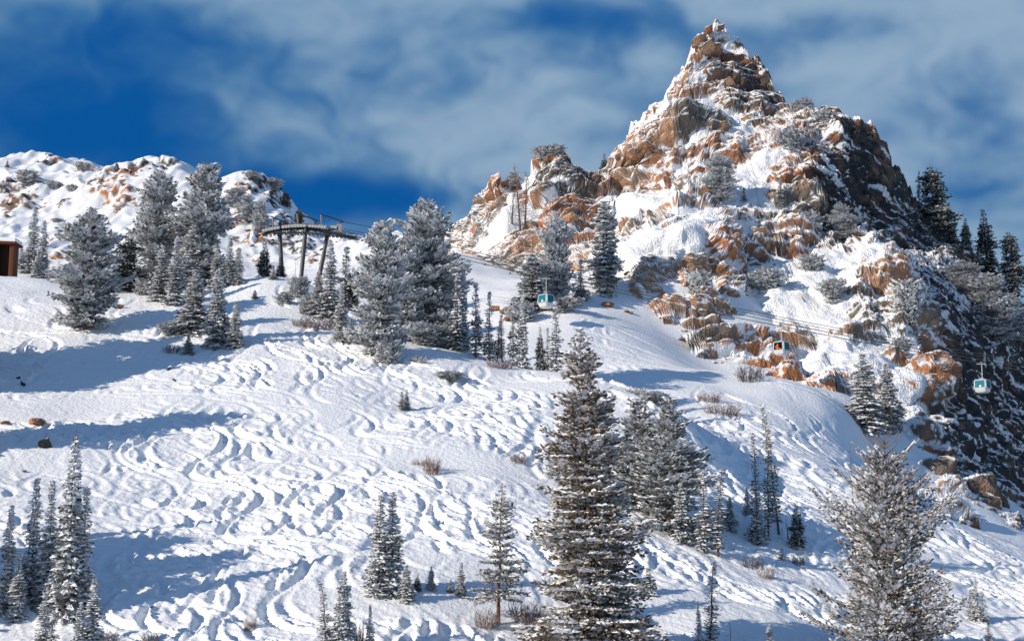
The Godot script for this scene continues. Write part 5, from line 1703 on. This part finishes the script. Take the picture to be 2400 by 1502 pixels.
# ---------------------------------------------------------------- the hut, the shed and the rail on the left shoulder
func huts() -> void:
	var d := 139.0
	var a := at(28, 612, d)
	a.y = land_y(a.x, d) - 0.6
	var o := base("wooden_hut", a, "brown wooden hut with a snow-covered roof at the left edge", "hut")
	var top := at(28, 570, d).y - a.y
	var rng := RandomNumberGenerator.new()
	rng.seed = 5
	var wood := []
	for k in 4:
		wood.append(plain(Color(0.13, 0.06, 0.035) * (0.7 + 0.2 * k), 0.8, 0.2))
	# boards of the front wall with a dark doorway between them, and the wall towards the slope
	var board := BoxMesh.new()
	board.size = Vector3(0.17, top, 0.05)
	for k in 34:
		var x := -0.1 - k * 0.18
		if x < -0.28 and x > -1.45:
			continue
		var b := part("board", board, wood[rng.randi() % 4], o)
		b.position = Vector3(x, top * 0.5, rng.randf_range(0, 0.015))
	for k in 8:
		var b := part("board", board, wood[rng.randi() % 4], o)
		b.position = Vector3(0.02, top * 0.5, -0.12 - k * 0.18)
		b.rotation.y = PI / 2
	var body := Soup.new()
	body.box(Vector3(-3.1, top * 0.5, -1.2), Vector3(6.1, top, 1.0), Color(0.05, 0.03, 0.02))
	part("inner_wall", body.mesh(), M.bark, o)
	var post := Soup.new()
	post.box(Vector3(0.0, top * 0.5, 0.03), Vector3(0.16, top, 0.16), Color(0.12, 0.05, 0.03))
	part("corner_post", post.mesh(), M.bark, o)
	var roof := Soup.new()
	roof.box(Vector3(-3.0, top + 0.12, -0.7), Vector3(6.6, 0.22, 2.2), Color(0.14, 0.05, 0.035), Vector3(1, -0.04, 0), UPV, Vector3(0, 0.0, 1))
	var rf := part("roof", roof.mesh(), M.bark, o)
	var sn := Soup.new()
	sn.box(Vector3(-3.0, top + 0.44, -0.7), Vector3(6.5, 0.4, 2.1), Color(0.83, 0.84, 0.86), Vector3(1, -0.04, 0), UPV, Vector3(0, 0.0, 1))
	part("snow", sn.mesh(), M.snow_load, rf)
	# green shed among the trees
	d = 134.5
	var s := at(318, 655, d)
	s.y = land_y(s.x, d) - 0.3
	var g := base("green_shed", s, "green shed with snowy sloping roof, half hidden among the shoulder trees", "shed")
	var wall := Soup.new()
	wall.box(Vector3(0, 0.8, -0.6), Vector3(2.4, 1.7, 1.4), Color(0.03, 0.14, 0.07))
	part("wall", wall.mesh(), M.bark, g)
	for k in 5:
		var pl := Soup.new()
		pl.box(Vector3(-1.6 + k * 0.75, 1.95 - 0.16 * absf(k - 3.0), -0.3), Vector3(0.7, 0.1, 2.2), Color(0.12, 0.1, 0.09), Vector3(1, 0.32, 0).normalized(), Vector3(-0.32, 1, 0).normalized())
		var plank := part("roof_plank", pl.mesh(), M.bark, g)
		var ps := Soup.new()
		ps.box(Vector3(-1.62 + k * 0.75, 2.1 - 0.16 * absf(k - 3.0), -0.3), Vector3(0.66, 0.2, 2.1), Color(0.83, 0.84, 0.86), Vector3(1, 0.32, 0).normalized(), Vector3(-0.32, 1, 0).normalized())
		part("snow", ps.mesh(), M.snow_load, plank)
	# low red-brown rail half sunk in the snow
	var r := at(136, 645, 136.0)
	r.y = land_y(r.x, 136.0)
	var f := base("rail_fence", r, "low red-brown rail half buried in snow left of the pale pine", "fence")
	var bar := Soup.new()
	bar.box(Vector3(0, 0.28, 0), Vector3(2.5, 0.2, 0.08), Color(0.17, 0.045, 0.03), Vector3(1, -0.06, 0), UPV)
	part("rail", bar.mesh(), M.bark, f)
	for x in [-1.1, 0.0, 1.1]:
		var p := Soup.new()
		p.box(Vector3(x, 0.1, -0.08), Vector3(0.1, 0.6, 0.08), Color(0.12, 0.04, 0.03))
		part("post", p.mesh(), M.bark, f)


func _ready() -> void:
	var cam := Camera3D.new()
	cam.name = "camera"
	cam.fov = rad_to_deg(2.0 * atan(751.0 / LENS))
	cam.rotation.x = TILT
	cam.near = 0.5
	cam.far = 3000.0
	add_child(cam)
	cam.current = true
	var env := Environment.new()
	env.background_mode = Environment.BG_SKY
	env.sky = Sky.new()
	env.sky.sky_material = sky_material()
	env.tonemap_mode = Environment.TONE_MAPPER_LINEAR
	env.tonemap_exposure = 1.15
	env.sdfgi_enabled = true
	env.ssao_enabled = true
	env.ssil_enabled = true
	var we := WorldEnvironment.new()
	we.name = "world_environment"
	we.environment = env
	add_child(we)
	var sun := DirectionalLight3D.new()
	sun.name = "sun"
	sun.light_energy = 1.3
	sun.light_color = Color(1.0, 0.95, 0.88)
	sun.light_angular_distance = 0.5
	sun.shadow_enabled = true
	add_child(sun)
	var el := deg_to_rad(23.0)
	var az := deg_to_rad(30.0)
	sun.look_at_from_position(Vector3.ZERO, Vector3(cos(el) * cos(az), -sin(el), -cos(el) * sin(az)), UPV)

	materials()
	thin_plate()
	tracks()
	find_outcrops()
	print("land ", Time.get_ticks_msec())
	# the wide snow under and around everything
	var sheet := PackedVector3Array()
	for j in 141:
		for i in 161:
			var gx := -400.0 + i * 5.0
			var gd := 500.0 - j * 5.0
			sheet.append(Vector3(gx, land_y(gx, gd) - 1.6, -gd))
	structure("snowfield", grid_mesh(sheet, PackedColorArray(), 161, 141, true), M.snow)
	snow_block("ski_slope_lower", -36.0, 36.0, 44.0, 90.0, 0.125, 0.13, M.snow)
	snow_block("ski_slope_upper", -62.0, 62.0, 90.0, 150.0, 0.18, 0.19, M.snow)
	var bowl := snow_block("snow_bowl", -30.0, 90.0, 150.0, 245.0, 0.4, 0.4, M.stony, true)
	snow_block("valley_snow", -150.0, -30.0, 150.0, 245.0, 0.6, 0.5, M.stony, true)
	var ridge := snow_block("snow_ridge", -150.0, 30.0, 245.0, 335.0, 0.45, 0.4, M.stony, true)
	print("snow ", Time.get_ticks_msec())
	var cr := crag(M.rock)
	print("crag ", Time.get_ticks_msec())
	all_kinds()
	print("kinds ", Time.get_ticks_msec())
	forest()
	rocks(cr, ridge, bowl)
	huts()
	lift_tower()
	gondola_line()
	print("all ", Time.get_ticks_msec())
